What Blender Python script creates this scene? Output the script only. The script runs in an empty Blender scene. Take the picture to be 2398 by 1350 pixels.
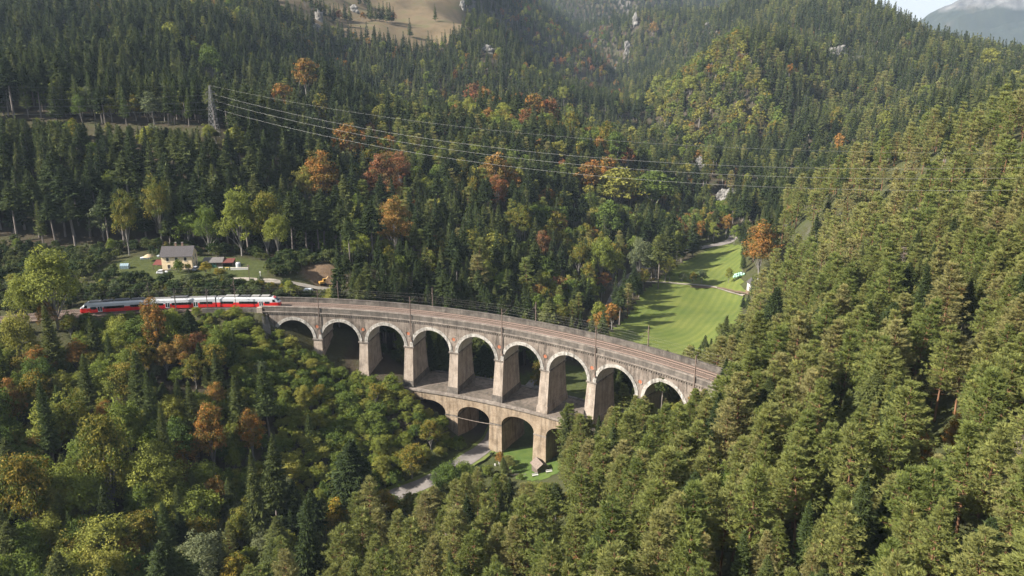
import bpy, bmesh, math, random
import numpy as np
from mathutils import Vector, Matrix
sc = bpy.context.scene
COL = sc.collection
# ------------------------------------------------------------------ camera
cam_d = bpy.data.cameras.new('camera'); cam = bpy.data.objects.new('camera', cam_d); COL.objects.link(cam)
cam_d.sensor_width = 36.0; cam_d.lens = 36.0 * 1893.2 / 2398.0
cam_d.clip_start = 1.0; cam_d.clip_end = 30000.0
cam.location = (0, 0, 93.08); cam.rotation_euler = (math.pi / 2 - 0.303, 0, 0)
sc.camera = cam
# ------------------------------------------------------------------ light
SUN_DIR = Vector((-0.86, -0.30, 0.64)).normalized()          # towards the sun
w = bpy.data.worlds.new('World'); sc.world = w; w.use_nodes = True
nt = w.node_tree; nt.nodes.clear()
out = nt.nodes.new('ShaderNodeOutputWorld'); bg = nt.nodes.new('ShaderNodeBackground')
sky = nt.nodes.new('ShaderNodeTexSky'); sky.sky_type = 'NISHITA'; sky.sun_disc = False
sky.sun_elevation = math.asin(SUN_DIR.z); sky.sun_rotation = math.atan2(SUN_DIR.x, SUN_DIR.y)
sky.altitude = 800; sky.air_density = 1.0; sky.dust_density = 1.5
# broken cloud cover over the whole dome
tc = nt.nodes.new('ShaderNodeTexCoord'); mp = nt.nodes.new('ShaderNodeMapping'); mp.inputs['Scale'].default_value = (1.0, 1.0, 3.0)
nz = nt.nodes.new('ShaderNodeTexNoise'); nz.inputs['Scale'].default_value = 5.0; nz.inputs['Detail'].default_value = 7.0; nz.inputs['Roughness'].default_value = 0.6
cr = nt.nodes.new('ShaderNodeValToRGB'); cr.color_ramp.elements[0].position = 0.36; cr.color_ramp.elements[1].position = 0.62
mx = nt.nodes.new('ShaderNodeMix'); mx.data_type = 'RGBA'
mx.inputs['B'].default_value = (5.6, 5.8, 6.1, 1)
for a, b in ((tc.outputs['Generated'], mp.inputs['Vector']), (mp.outputs['Vector'], nz.inputs['Vector']), (nz.outputs['Fac'], cr.inputs['Fac']),
             (cr.outputs['Color'], mx.inputs['Factor']), (sky.outputs['Color'], mx.inputs['A']), (mx.outputs['Result'], bg.inputs['Color']), (bg.outputs['Background'], out.inputs['Surface'])):
    nt.links.new(a, b)
bg.inputs['Strength'].default_value = 0.052
sd = bpy.data.lights.new('sun', 'SUN'); sun = bpy.data.objects.new('sun', sd); COL.objects.link(sun)
sd.energy = 5.0; sd.angle = math.radians(0.6); sd.color = (1.0, 0.93, 0.82)
sun.rotation_euler = SUN_DIR.to_track_quat('Z', 'Y').to_euler()
sc.view_settings.view_transform = 'Standard'; sc.view_settings.look = 'None'; sc.view_settings.gamma = 1.0
sc.view_settings.use_curve_mapping = False
sc.view_settings.exposure = 1.53
sc.render.engine = 'CYCLES'
cy = sc.cycles
cy.max_bounces = 5; cy.diffuse_bounces = 3; cy.glossy_bounces = 2; cy.transmission_bounces = 2; cy.transparent_max_bounces = 4; cy.volume_bounces = 0
cy.use_denoising = True; cy.denoiser = 'OPENIMAGEDENOISE'
cy.use_adaptive_sampling = True; cy.adaptive_threshold = 0.02
sc.render.use_persistent_data = False

# ------------------------------------------------------------------ terrain heights
#TERRAIN-BEGIN
CP = np.array([(-10,258,-43.0),(-24,232,-43.0),(-36,220,-43.5),(-58,196,-45.0),(-85,165,-47.0),(-120,125,-49.0),(-160,80,-52.0),(-60,120,-38.0),(-20,150,-32.0),(3,250,-42.0),(10,238,-42.0),(20,240,-41.0),(-17,262,-42.0),(0,275,-42.5),(24,228,-34.0),(38,221,-19.0),(50,209,-9.0),(62,197,-1.5),(72,184,1.0),(30,200,-20.0),(15,205,-33.0),(45,180,-4.0),(20,170,-22.0),(0,200,-38.0),(-15,190,-40.0),(60,150,2.0),(40,120,0.0),(0,110,-18.0),(90,120,16.0),(30,60,5.0),(0,40,0.0),(-60,40,-30.0),(120,60,25.0),(45,262,-41.5),(40,290,-42.0),(60,354,-42.0),(62,275,-38.0),(90,330,-41.0),(118,395,-41.0),(124,440,-40.0),(100,300,-22.0),(88,235,-6.0),(75,215,-4.0),(110,258,0.0),(140,330,2.0),(168,377,2.0),(128,455,-40.0),(140,490,-39.0),(149,522,-38.0),(122,407,-41.0),(180,480,-5.0),(61,82,10.0),(117,176,22.0),(150,240,25.0),(170,180,45.0),(200,280,48.0),(260,300,75.0),(240,180,75.0),(100,450,-40.0),(130,520,-38.0),(151,530,-37.0),(110,500,-39.0),(75,420,-41.5),(80,470,-40.5),(100,520,-38.5),(150,565,-36.0),(165,640,-38.0),(160,760,-34.0),(138,900,-24.0),(150,1050,-26.0),(165,1300,-8.0),(200,1600,5.0),(20,330,-41.0),(45,390,-42.0),(65,480,-40.0),(0,300,-39.0),(15,300,-41.5),(-30,320,-24.0),(-60,300,-14.0),(-60,285,-14.0),(-35,280,-27.0),(-15,285,-38.0),(-35,262,-25.0),(-52,266,-22.0),(-69,269,-16.0),(-80,270,-7.0),(-90,270,-4.0),(-90,285,-2.0),(-72,284,-8.0),(-100,292,1.0),(-35,250,-29.0),(-25,243,-38.0),(-30,238,-40.0),(-52,255,-25.0),(-50,240,-33.0),(-50,225,-39.0),(-72,257,-17.0),(-72,240,-25.0),(-75,215,-37.0),(-90,262,-8.0),(-110,258,-6.0),(-150,258,-5.0),(-190,245,-5.0),(-230,225,-5.0),(-110,240,-15.0),(-150,235,-16.0),(-110,215,-28.0),(-150,205,-28.0),(-110,190,-38.0),(-150,170,-38.0),(-200,180,-30.0),(-250,150,-30.0),(-220,110,-40.0),(-300,120,-20.0),(-300,200,0.0),(-400,100,10.0),(-125,290,1.0),(-125,298,3.0),(-125,310,3.5),(-125,325,4.5),(-90,305,2.5),(-100,318,4.0),(-150,300,2.5),(-180,295,2.0),(-220,275,1.0),(-270,250,4.0),(900,1800,30.0),(1500,2500,10.0),(1000,2600,10.0),(1900,3600,0.0),(2600,3300,0.0),(700,2000,50.0),(1200,1700,30.0),(1700,2000,20.0),(-78,312,-1.0),(-70,322,2.0),(-90,325,4.0),(-160,320,4.0),(-219,335,2.7),(-184,337,1.8),(-145,342,3.2),(-111,340,1.4),(-90,345,-4.3),(-270,330,4.1),(-343,440,45.6),(-439,580,68.4),(-563,760,120.8),(-415,420,42.8),(-614,650,103.8),(-280,450,50.3),(-206,440,45.6),(-155,430,41.1),(-144,480,35.3),(-358,590,63.4),(-273,600,63.3),(-386,740,100.3),(-310,780,103.9),(-253,720,75.6),(-268,900,110.6),(-221,880,82.4),(-195,640,50.3),(-554,950,196.0),(-437,1000,201.5),(-350,1200,223.1),(22,400,-32.8),(-19,370,-18.4),(-45,430,-7.3),(0,480,-3.8),(73,550,-27.8),(-75,480,8.9),(-130,500,19.1),(-85,400,-1.7),(-106,400,-3.7),(100,530,-41.2),(78,520,-34.5),(-155,610,48.8),(-60,590,18.5),(0,690,19.7),(50,640,7.3),(81,620,-3.4),(-116,650,35.9),(-91,900,47.8),(-23,950,47.2),(-159,900,53.2),(-171,1150,122.2),(-82,1100,105.3),(-242,1080,115.5),(-189,1020,89.6),(-26,1060,69.5),(-10,1150,93.6),(27,1060,59.2),(65,980,36.6),(116,900,3.0),(-154,1250,154.2),(-63,1300,151.6),(-145,1500,255.6),(-318,1300,204.6),(83,1500,94.7),(140,1380,46.7),(172,1240,4.0),(41,1650,143.3),(0,1750,201.1),(201,2699,252.7),(273,2500,216.9),(327,2350,208.9),(274,2250,64.8),(148,3000,364.0),(344,2800,333.2),(465,2700,312.3),(258,1720,121.7),(219,1600,45.6),(228,1350,14.2),(399,1900,135.3),(291,1599,72.8),(178,960,18.3),(143,920,3.3),(223,870,32.6),(192,820,-10.4),(151,720,-10.7),(170,640,-38.1),(189,610,-39.2),(153,820,-2.0),(133,590,-41.7),(289,960,85.8),(471,1350,131.1),(524,1350,134.4),(586,1250,94.9),(641,1150,60.6),(670,1100,51.8),(712,1000,53.5),(463,1010,45.3),(311,860,7.3),(249,730,-19.6),(301,720,-10.7),(371,720,24.2),(501,830,38.8),(503,700,38.0),(240,950,75.2),(339,960,76.2),(216,1010,45.3),(355,930,53.4),(401,1550,146.6),(446,1500,170.3),(287,860,28.9),(513,1200,92.4),(184,500,-12.0),(176,430,11.3),(189,410,25.1),(209,390,38.2),(228,370,50.3),(250,350,63.0),(-182,720,39.7),(-134,750,24.0),(-79,770,5.5),(0,800,5.3),(59,760,-7.1),(95,730,-19.1),(-184,600,28.7),(215,585,-27.9),(213,520,-11.2),(231,500,2.9),(257,480,18.5),(290,470,32.3),(-12,1300,55.6),(31,1200,19.7),(73,1100,1.5),(132,1020,-24.0),(335,1110,74.3),(275,1090,62.1),(392,1110,66.1),(246,1150,30.7),(404,1060,47.8),(97,1750,72.5),(163,1600,16.7),(197,1420,-21.7),(293,1950,92.5),(622,1600,66.3),(703,1500,19.7),(781,1400,-11.9),(822,1350,-22.9)], float)
RC = (-95.0, 66.74); RR = 203.78; RT0 = 0.128; RDT = 17.0 / RR     # the railway's circle; its radius is the viaduct's near face
MQ = 14.0
def _mq(a, b):
    d2 = (a[:, None, 0] - b[None, :, 0]) ** 2 + (a[:, None, 1] - b[None, :, 1]) ** 2
    return np.sqrt(d2 + MQ * MQ)
def _fit():
    n = len(CP); A = np.zeros((n + 3, n + 3)); A[:n, :n] = -_mq(CP, CP) - np.eye(n) * -0.6
    P = np.c_[np.ones(n), CP[:, 0] / 500, CP[:, 1] / 500]
    A[:n, n:] = P; A[n:, :n] = P.T
    return np.linalg.solve(A, np.r_[CP[:, 2], 0, 0, 0])
WTS = _fit()
_rng = np.random.RandomState(7)
_NL = _rng.rand(8, 256, 256)
def vnoise(x, y, s, k=0):
    u = np.asarray(x, float) / s + 1000.3; v = np.asarray(y, float) / s + 1000.7
    i = np.floor(u).astype(int); j = np.floor(v).astype(int); fu = u - i; fv = v - j
    fu = fu * fu * (3 - 2 * fu); fv = fv * fv * (3 - 2 * fv)
    L = _NL[k % 8]; g = lambda a, b: L[a % 256, b % 256]
    return (g(i, j) * (1 - fu) + g(i + 1, j) * fu) * (1 - fv) + (g(i, j + 1) * (1 - fu) + g(i + 1, j + 1) * fu) * fv
def sstep(a, b, x):
    t = np.clip((x - a) / (b - a), 0, 1); return t * t * (3 - 2 * t)
def polar(x, y):
    return np.arctan2(x - RC[0], y - RC[1]), np.hypot(x - RC[0], y - RC[1])
def hgt(x, y):
    x = np.atleast_1d(np.asarray(x, float)); y = np.atleast_1d(np.asarray(y, float))
    q = np.c_[x.ravel(), y.ravel()]; z = np.zeros(len(q))
    for a in range(0, len(q), 20000):
        b = q[a:a + 20000]
        z[a:a + 20000] = -_mq(b, CP) @ WTS[:len(CP)] + WTS[-3] + WTS[-2] * b[:, 0] / 500 + WTS[-1] * b[:, 1] / 500
    X, Y = q[:, 0], q[:, 1]; D = np.hypot(X, Y)
    z = np.clip(z, -60, 420)
    amp = 0.25 + 5.0 * sstep(420, 900, D) + 6 * sstep(900, 1800, D)
    z = z + amp * (vnoise(X, Y, 60, 1) - .5) + amp * .9 * (vnoise(X, Y, 23, 2) - .5) + amp * 1.6 * sstep(700, 1000, D) * (vnoise(X, Y, 170, 3) - .5)
    z = z + (10 * sstep(430, 650, D) + 10 * sstep(850, 1250, D)) * 1.7 * (vnoise(X, Y * .4, 78, 5) - .5)      # spurs and gullies running down the hillsides
    z = z + 0.25 * (vnoise(X, Y, 6, 4) - .5)
    # valley floor of the meadow kept smooth
    t, r = polar(X, Y)
    # trackbed on solid ground at either end of the viaduct
    e = sstep(14, 6.2, np.abs(r - (RR + 5.4)))
    on = np.maximum(sstep(0.052, 0.036, t) * sstep(-1.6, -1.2, t), sstep(0.885, 0.90, t) * sstep(1.02, .93, t))
    z = z * (1 - e * on) + (-0.45) * e * on
    return z.reshape(x.shape)
#TERRAIN-END

# ------------------------------------------------------------------ helpers
def mesh_np(name, V, Fq, mats=(), attrs=None, smooth=False, midx=None):
    """mesh from numpy vertices and faces (all of one size)"""
    V = np.asarray(V, np.float32); Fq = np.asarray(Fq, np.int32); k = Fq.shape[1]
    me = bpy.data.meshes.new(name)
    me.vertices.add(len(V)); me.vertices.foreach_set('co', V.ravel())
    me.loops.add(Fq.size); me.loops.foreach_set('vertex_index', Fq.ravel())
    me.polygons.add(len(Fq)); me.polygons.foreach_set('loop_start', np.arange(0, Fq.size, k, dtype=np.int32))
    try: me.polygons.foreach_set('loop_total', np.full(len(Fq), k, np.int32))
    except Exception: pass
    if midx is not None: me.polygons.foreach_set('material_index', np.asarray(midx, np.int32))
    me.polygons.foreach_set('use_smooth', np.full(len(Fq), smooth))
    for m in mats: me.materials.append(m)
    for an, (dom, arr) in (attrs or {}).items():
        at = me.attributes.new(an, 'FLOAT', dom); at.data.foreach_set('value', np.asarray(arr, np.float32).ravel())
    me.update(calc_edges=True)
    return me
def ob(name, me, parent=None, **props):
    o = bpy.data.objects.new(name, me); COL.objects.link(o)
    if parent is not None: o.parent = parent
    for k, v in props.items(): o[k] = v
    return o
# terrain: one sheet, a fan of rings about the valley mouth, finer near and coarser far
def ring_grid():
    na = 560; nr = 470
    ang = np.radians(np.linspace(-72, 72, na)); rad = 8.0 * (4200 / 8.0) ** (np.linspace(0, 1, nr) ** 0.62)
    A, Rr = np.meshgrid(ang, rad, indexing='ij')
    X = Rr * np.sin(A); Y = Rr * np.cos(A) - 4.0
    i = np.arange(na - 1)[:, None] * nr; j = np.arange(nr - 1)[None, :]
    Fq = np.stack([i + j, i + j + 1, i + nr + j + 1, i + nr + j], -1).reshape(-1, 4)
    return X.ravel(), Y.ravel(), Fq

# ------------------------------------------------------------------ materials
def new_mat(name, rough=0.8, spec=0.2):
    m = bpy.data.materials.new(name); m.use_nodes = True
    b = m.node_tree.nodes['Principled BSDF']; b.inputs['Roughness'].default_value = rough
    b.inputs['Specular IOR Level'].default_value = spec
    return m, m.node_tree, b
def ramp(nt, fac, stops, interp='LINEAR'):
    r = nt.nodes.new('ShaderNodeValToRGB'); r.color_ramp.interpolation = interp
    e = r.color_ramp.elements
    while len(e) < len(stops): e.new(0.5)
    for k, (p, c) in enumerate(stops):
        e[k].position = p; e[k].color = (c[0], c[1], c[2], 1) if len(c) == 3 else c
    nt.links.new(fac, r.inputs['Fac']); return r.outputs['Color']
def noise(nt, scale, detail=5, rough=0.6, vec=None, sc3=None):
    n = nt.nodes.new('ShaderNodeTexNoise'); n.inputs['Scale'].default_value = scale
    n.inputs['Detail'].default_value = detail; n.inputs['Roughness'].default_value = rough
    if vec is None: vec = pos(nt)
    if sc3:
        mp = nt.nodes.new('ShaderNodeMapping'); mp.inputs['Scale'].default_value = sc3
        nt.links.new(vec, mp.inputs['Vector']); vec = mp.outputs['Vector']
    nt.links.new(vec, n.inputs['Vector']); return n.outputs['Fac']
def pos(nt):
    g = nt.nodes.new('ShaderNodeNewGeometry'); return g.outputs['Position']
def mixc(nt, fac, a, b, mode='MIX'):
    m = nt.nodes.new('ShaderNodeMix'); m.data_type = 'RGBA'; m.blend_type = mode
    for s, v in (('Factor', fac), ('A', a), ('B', b)):
        if hasattr(v, 'links'): nt.links.new(v, m.inputs[s])
        else: m.inputs[s].default_value = v if s == 'Factor' else (v[0], v[1], v[2], 1)
    return m.outputs['Result']
def math_(nt, op, a, b=None, c=None):
    m = nt.nodes.new('ShaderNodeMath'); m.operation = op
    for k, v in enumerate((a, b, c)):
        if v is None: continue
        if hasattr(v, 'links'): nt.links.new(v, m.inputs[k])
        else: m.inputs[k].default_value = v
    return m.outputs[0]
def attr(nt, name, typ='GEOMETRY'):
    a = nt.nodes.new('ShaderNodeAttribute'); a.attribute_name = name; a.attribute_type = typ; return a
def bump(nt, b, h, strength=0.4, dist=0.1):
    n = nt.nodes.new('ShaderNodeBump'); n.inputs['Strength'].default_value = strength; n.inputs['Distance'].default_value = dist
    nt.links.new(h, n.inputs['Height']); nt.links.new(n.outputs['Normal'], b.inputs['Normal'])
def plain(name, col, rough=0.6, spec=0.3, var=0.15, scale=3.0, metal=0.0):
    m, nt, b = new_mat(name, rough, spec)
    f = noise(nt, scale, 4)
    lo = tuple(c * (1 - var) for c in col); hi = tuple(min(1, c * (1 + var)) for c in col)
    nt.links.new(ramp(nt, f, [(0.3, lo), (0.7, hi)]), b.inputs['Base Color']); b.inputs['Metallic'].default_value = metal
    return m
def foliage(name, stops, transl=0.25, second=None):
    """leaf colour: differs from tree to tree and a little from leaf to leaf"""
    m, nt, b = new_mat(name, 0.75, 0.12)
    oi = nt.nodes.new('ShaderNodeObjectInfo')
    c = ramp(nt, oi.outputs['Random'], stops)
    t = attr(nt, 'tint').outputs['Fac']
    if second: c = mixc(nt, ramp(nt, t, [(.32, (1, 1, 1)), (.66, (0, 0, 0))]), c, second)
    k = ramp(nt, t, [(0.0, (0.72, 0.74, 0.68)), (0.55, (1, 1, 1)), (1.0, (1.38, 1.30, 1.12))])
    c = mixc(nt, 1.0, c, k, 'MULTIPLY')
    nt.links.new(c, b.inputs['Base Color'])
    if transl:
        tr = nt.nodes.new('ShaderNodeBsdfTranslucent'); nt.links.new(c, tr.inputs['Color'])
        ms = nt.nodes.new('ShaderNodeMixShader'); ms.inputs[0].default_value = transl
        o = nt.nodes['Material Output']
        nt.links.new(b.outputs[0], ms.inputs[1]); nt.links.new(tr.outputs[0], ms.inputs[2]); nt.links.new(ms.outputs[0], o.inputs['Surface'])
    return m
def bark(name, lo, hi):
    m, nt, b = new_mat(name, 0.9, 0.1)
    f = noise(nt, 1.3, 5, 0.65, sc3=(2, 2, 0.4)); nt.links.new(ramp(nt, f, [(0.3, lo), (0.7, hi)]), b.inputs['Base Color'])
    return m
M = {}
M['spruce'] = foliage('spruce_needles', [(0, (.028, .043, .016)), (.4, (.044, .062, .021)), (.75, (.074, .092, .030)), (1, (.110, .124, .040))], 0.18)
M['pine'] = foliage('pine_needles', [(0, (.145, .180, .050)), (.35, (.192, .216, .064)), (.75, (.230, .238, .080)), (1, (.258, .238, .100))], 0.40)
M['larch'] = foliage('larch_needles', [(0, (.075, .105, .036)), (.5, (.100, .130, .045)), (1, (.135, .150, .050))], 0.25)
M['green'] = foliage('green_leaves', [(0, (.082, .124, .029)), (.35, (.140, .180, .038)), (.7, (.200, .222, .047)), (1, (.248, .236, .055))], 0.38)
M['dead'] = foliage('dead_twigs', [(0, (.14, .115, .095)), (1, (.22, .19, .165))], 0.0)
M['thicket'] = foliage('shade_tinted_leaves', [(0, (.030, .050, .018)), (.5, (.048, .068, .022)), (1, (.085, .098, .030))], 0.25)  # bush leaf green darkened, so the bank's shade is in the colour
M['grey'] = foliage('grey_green_leaves', [(0, (.085, .110, .055)), (.5, (.110, .132, .068)), (1, (.145, .160, .080))], 0.25)
M['yellow'] = foliage('yellow_leaves', [(0, (.230, .185, .030)), (.5, (.300, .200, .030)), (1, (.260, .215, .045))], 0.3, (.16, .17, .03))
M['gold'] = foliage('golden_green_leaves', [(0, (.160, .145, .030)), (.5, (.205, .150, .030)), (1, (.165, .165, .034))], 0.3, (.10, .125, .026))
M['orange'] = foliage('orange_leaves', [(0, (.250, .115, .034)), (.5, (.300, .150, .040)), (1, (.270, .165, .055))], 0.3, (.150, .125, .034))
M['red'] = foliage('rust_red_leaves', [(0, (.200, .068, .032)), (.5, (.250, .090, .036)), (1, (.225, .105, .060))], 0.25, (.150, .105, .040))
M['bark_pine'] = bark('pine_bark', (.10, .055, .032), (.24, .13, .075))
M['bark_spruce'] = bark('spruce_bark', (.10, .085, .075), (.24, .21, .19))
M['bark_beech'] = bark('beech_bark', (.12, .11, .10), (.28, .26, .24))

# ------------------------------------------------------------------ trees
class Geo:
    def __init__(s): s.V = []; s.F = []; s.T = []; s.n = 0
    def tris(s, A, B, C, tint):
        k = len(A)
        if not k: return
        s.V.append(np.stack([A, B, C], 1).reshape(-1, 3)); s.F.append(np.arange(s.n, s.n + 3 * k).reshape(-1, 3)); s.n += 3 * k
        s.T.append(np.broadcast_to(tint, (k,)).astype(float))
    def quads(s, A, B, C, D, tint):
        k = len(A)
        s.V.append(np.stack([A, B, C, D], 1).reshape(-1, 3)); i = np.arange(s.n, s.n + 4 * k, 4)
        s.F.append(np.stack([i, i + 1, i + 2], 1)); s.F.append(np.stack([i, i + 2, i + 3], 1)); s.n += 4 * k
        t = np.broadcast_to(tint, (k,)).astype(float); s.T += [t, t]
    def tube(s, pts, rad, sides=6):
        pts = np.asarray(pts, float); n = len(pts); a = np.arange(sides) * 2 * np.pi / sides
        d = np.gradient(pts, axis=0); d /= np.linalg.norm(d, axis=1)[:, None] + 1e-9
        u = np.cross(d, [0.31, 0.95, 0.05]); u /= np.linalg.norm(u, axis=1)[:, None]; v = np.cross(d, u)
        ring = pts[:, None] + np.asarray(rad)[:, None, None] * (np.cos(a)[None, :, None] * u[:, None] + np.sin(a)[None, :, None] * v[:, None])
        s.V.append(ring.reshape(-1, 3)); f = []
        for k in range(n - 1):
            for j in range(sides):
                p = s.n + k * sides + j; q = s.n + k * sides + (j + 1) % sides
                f += [(p, q, q + sides), (p, q + sides, p + sides)]
        s.F.append(np.array(f)); s.T.append(np.full(len(f), .5)); s.n += n * sides
    def arrays(s): return np.concatenate(s.V), np.concatenate(s.F), np.concatenate(s.T)
def unit(a): return a / (np.linalg.norm(a, axis=-1, keepdims=True) + 1e-9)
def blades(g, rng, P, Dv, L, Wd, tint):
    side = unit(np.cross(Dv, rng.normal(size=P.shape)))
    L = np.asarray(L)[:, None]; Wd = np.asarray(Wd)[:, None]
    g.tris(P - side * Wd * .5, P + side * Wd * .5, P + Dv * L, tint)
def conifer(rng, H, Rm, c0, nb, ns, up=0.0, wide=0.30, power=0.85, thin=False):
    """layered sprays: spruce (drooping boughs) or larch (soft, upswept)"""
    g = Geo(); t = Geo()
    u = (np.arange(nb) + rng.rand(nb)) / nb; u = u ** 0.92
    z = H * (c0 + (0.985 - c0) * u)
    base = np.clip((u + .02) / .10, .45, 1)
    L = Rm * ((1 - u) ** power) * (0.70 + .5 * rng.rand(nb)) * base + 0.02 * H * (1 - u * .5) * .6
    a = np.arange(nb) * 2.39996 + rng.normal(0, .35, nb)
    out = np.stack([np.cos(a), np.sin(a), np.zeros(nb)], 1); tan = np.stack([-np.sin(a), np.cos(a), np.zeros(nb)], 1)
    dr = up - 0.42 * (1 - u) + 0.30 * u + rng.normal(0, .07, nb); cv = 0.16 + .08 * rng.rand(nb)
    tone = np.clip(.5 + rng.normal(0, .17, nb), 0, 1)
    P0 = np.stack([np.zeros(nb), np.zeros(nb), z], 1)
    def at(s): return P0 + out * (L * s)[:, None] + np.array([0, 0, 1.0]) * (L * (dr * s + cv * s * s))[:, None]
    tip = at(np.full(nb, 1.03))
    for k in range(ns):
        s0 = np.full(nb, (k + .55 + .0) / (ns + .35)) + rng.normal(0, .03, nb)
        p = at(s0)
        for sg in (-1, 1):
            d = unit(out * (.62 + .2 * rng.rand(nb))[:, None] + tan * (sg * (.75 + .3 * rng.rand(nb)))[:, None] + np.array([0, 0, 1.0]) * (dr * .6 - (.0 if thin else .18) + rng.normal(0, .12, nb))[:, None])
            l = L * (.62 * (1.08 - s0)) * (.7 + .5 * rng.rand(nb)) + .10
            blades(g, rng, p, d, l, l * wide * 1.5 + .03, np.clip(tone + rng.normal(0, .10, nb), 0, 1))
        if not thin:
            d = unit(out * .4 + np.array([0, 0, -1.0]) + rng.normal(0, .25, (nb, 3)))
            l = L * .26 * (.6 + .6 * rng.rand(nb)); blades(g, rng, p, d, l, l * .55, np.clip(tone - .12, 0, 1))
        else:
            d = unit(out * .5 + np.array([0, 0, .9]) + rng.normal(0, .4, (nb, 3)))
            l = L * .24 * (.6 + .6 * rng.rand(nb)) + .1; blades(g, rng, p, d, l, l * .4, np.clip(tone + .1, 0, 1))
    d = unit(tip - at(np.full(nb, .55))); blades(g, rng, at(np.full(nb, .5)), d, L * .56, L * .17 + .05, tone)
    k = 9; p = np.repeat([[0, 0, H * .93]], k, 0) + rng.normal(0, .02 * H, (k, 3)) * [.25, .25, 1]; blades(g, rng, p, unit(rng.normal(0, .35, (k, 3)) + [0, 0, 1]), np.full(k, H * .06), np.full(k, H * .022), .6)
    bend = rng.normal(0, .01 * H, 2)
    t.tube([[0, 0, -1.2], [0, 0, 0], [bend[0] * .4, bend[1] * .4, H * .4], [0, 0, H * .98]], [H * .016, H * .0125, H * .009, .02], 6)
    return g.arrays(), t.arrays()
def pine(rng, H, Rm, c0, nb, nt_, nbl, bl):
    """scots pine: whorls of flat, feathery sprays with gaps between them"""
    g = Geo(); t = Geo()
    nw = max(4, nb // 5); wh = (np.arange(nw) + .5 + rng.uniform(-.3, .3, nw)) / nw
    u = np.repeat(wh, 5)[:nb]; nb = len(u); u = np.clip(u + rng.normal(0, .012, nb), 0, 1)
    z = H * (c0 + (0.97 - c0) * u)
    prof = np.clip(u / .20, .5, 1) * np.clip((1.05 - u) / .85, 0, 1) ** .70
    L = Rm * prof * (0.50 + .68 * rng.rand(nb)) + .03 * H * (1 - u) * .3
    a = np.repeat(rng.rand(nw) * 6.28, 5)[:nb] + np.tile(np.arange(5) * 1.2566, nw)[:nb] + rng.normal(0, .25, nb)
    el = 0.02 + .50 * u ** 1.5 + rng.normal(0, .10, nb)
    out = np.stack([np.cos(a) * np.cos(el), np.sin(a) * np.cos(el), np.sin(el)], 1); tan = np.stack([-np.sin(a), np.cos(a), np.zeros(nb)], 1)
    bend = rng.normal(0, .02 * H, 2)
    tr = lambda zz: np.stack([bend[0] * (zz / H) ** 2, bend[1] * (zz / H) ** 2, zz], -1)
    P0 = tr(z); tone = np.clip(.5 + rng.normal(0, .18, nb), 0, 1)
    for i in range(nb):
        s = .28 + .74 * (np.arange(nt_) + rng.rand(nt_)) / nt_
        lat = rng.uniform(-1, 1, nt_) * L[i] * .48 * np.sin(np.clip(s, 0, 1) * 2.6)
        c = P0[i] + out[i] * (L[i] * s)[:, None] + tan[i] * lat[:, None] + np.array([0, 0, 1.0]) * (L[i] * .12 * s * s + rng.normal(0, .05, nt_) * L[i])[:, None]
        n = nt_ * nbl; cc = np.repeat(c, nbl, 0); ls = np.repeat(np.sign(lat) * .5, nbl)
        d = unit(rng.normal(0, .55, (n, 3)) * [1, 1, .7] + out[i] * .75 + tan[i] * ls[:, None] + np.array([0, 0, .25]))
        l = bl * (.6 + .7 * rng.rand(n)); blades(g, rng, cc, d, l, l * .24, np.clip(np.repeat(tone[i] + rng.normal(0, .13, nt_), nbl) + rng.normal(0, .07, n), 0, 1))
        if nb > 25 or i % 2 == 0:
            q = P0[i] + out[i] * L[i] * .82 + [0, 0, L[i] * .06]
            t.tube([P0[i], (P0[i] + q) / 2 - [0, 0, L[i] * .03], q], [H * .0035, H * .0025, .015], 3)
    k = 10; p = np.repeat(tr(np.array([H * .95])), k, 0) + rng.normal(0, .015 * H, (k, 3)); blades(g, rng, p, unit(rng.normal(0, .4, (k, 3)) + [0, 0, .9]), np.full(k, H * .045), np.full(k, H * .014), .6)
    for q in range(6):        # a few dead snags on the bare stem
        zz = H * rng.uniform(.12, c0 + .05); aa = rng.rand() * 6.28; ll = Rm * rng.uniform(.15, .4); b0 = tr(np.array([zz]))[0]; t.tube([b0, b0 + [math.cos(aa) * ll * .5, math.sin(aa) * ll * .5, .05], b0 + [math.cos(aa) * ll, math.sin(aa) * ll, .0]], [.04, .03, .01], 3)
    zz = np.array([-1.2, 0, H * .3, H * .6, H * .95]); p = tr(np.clip(zz, 0, None)); p[0, 2] = -1.2
    t.tube(p, [H * .0145, H * .012, H * .009, H * .006, .03], 6)
    return g.arrays(), t.arrays()
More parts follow.
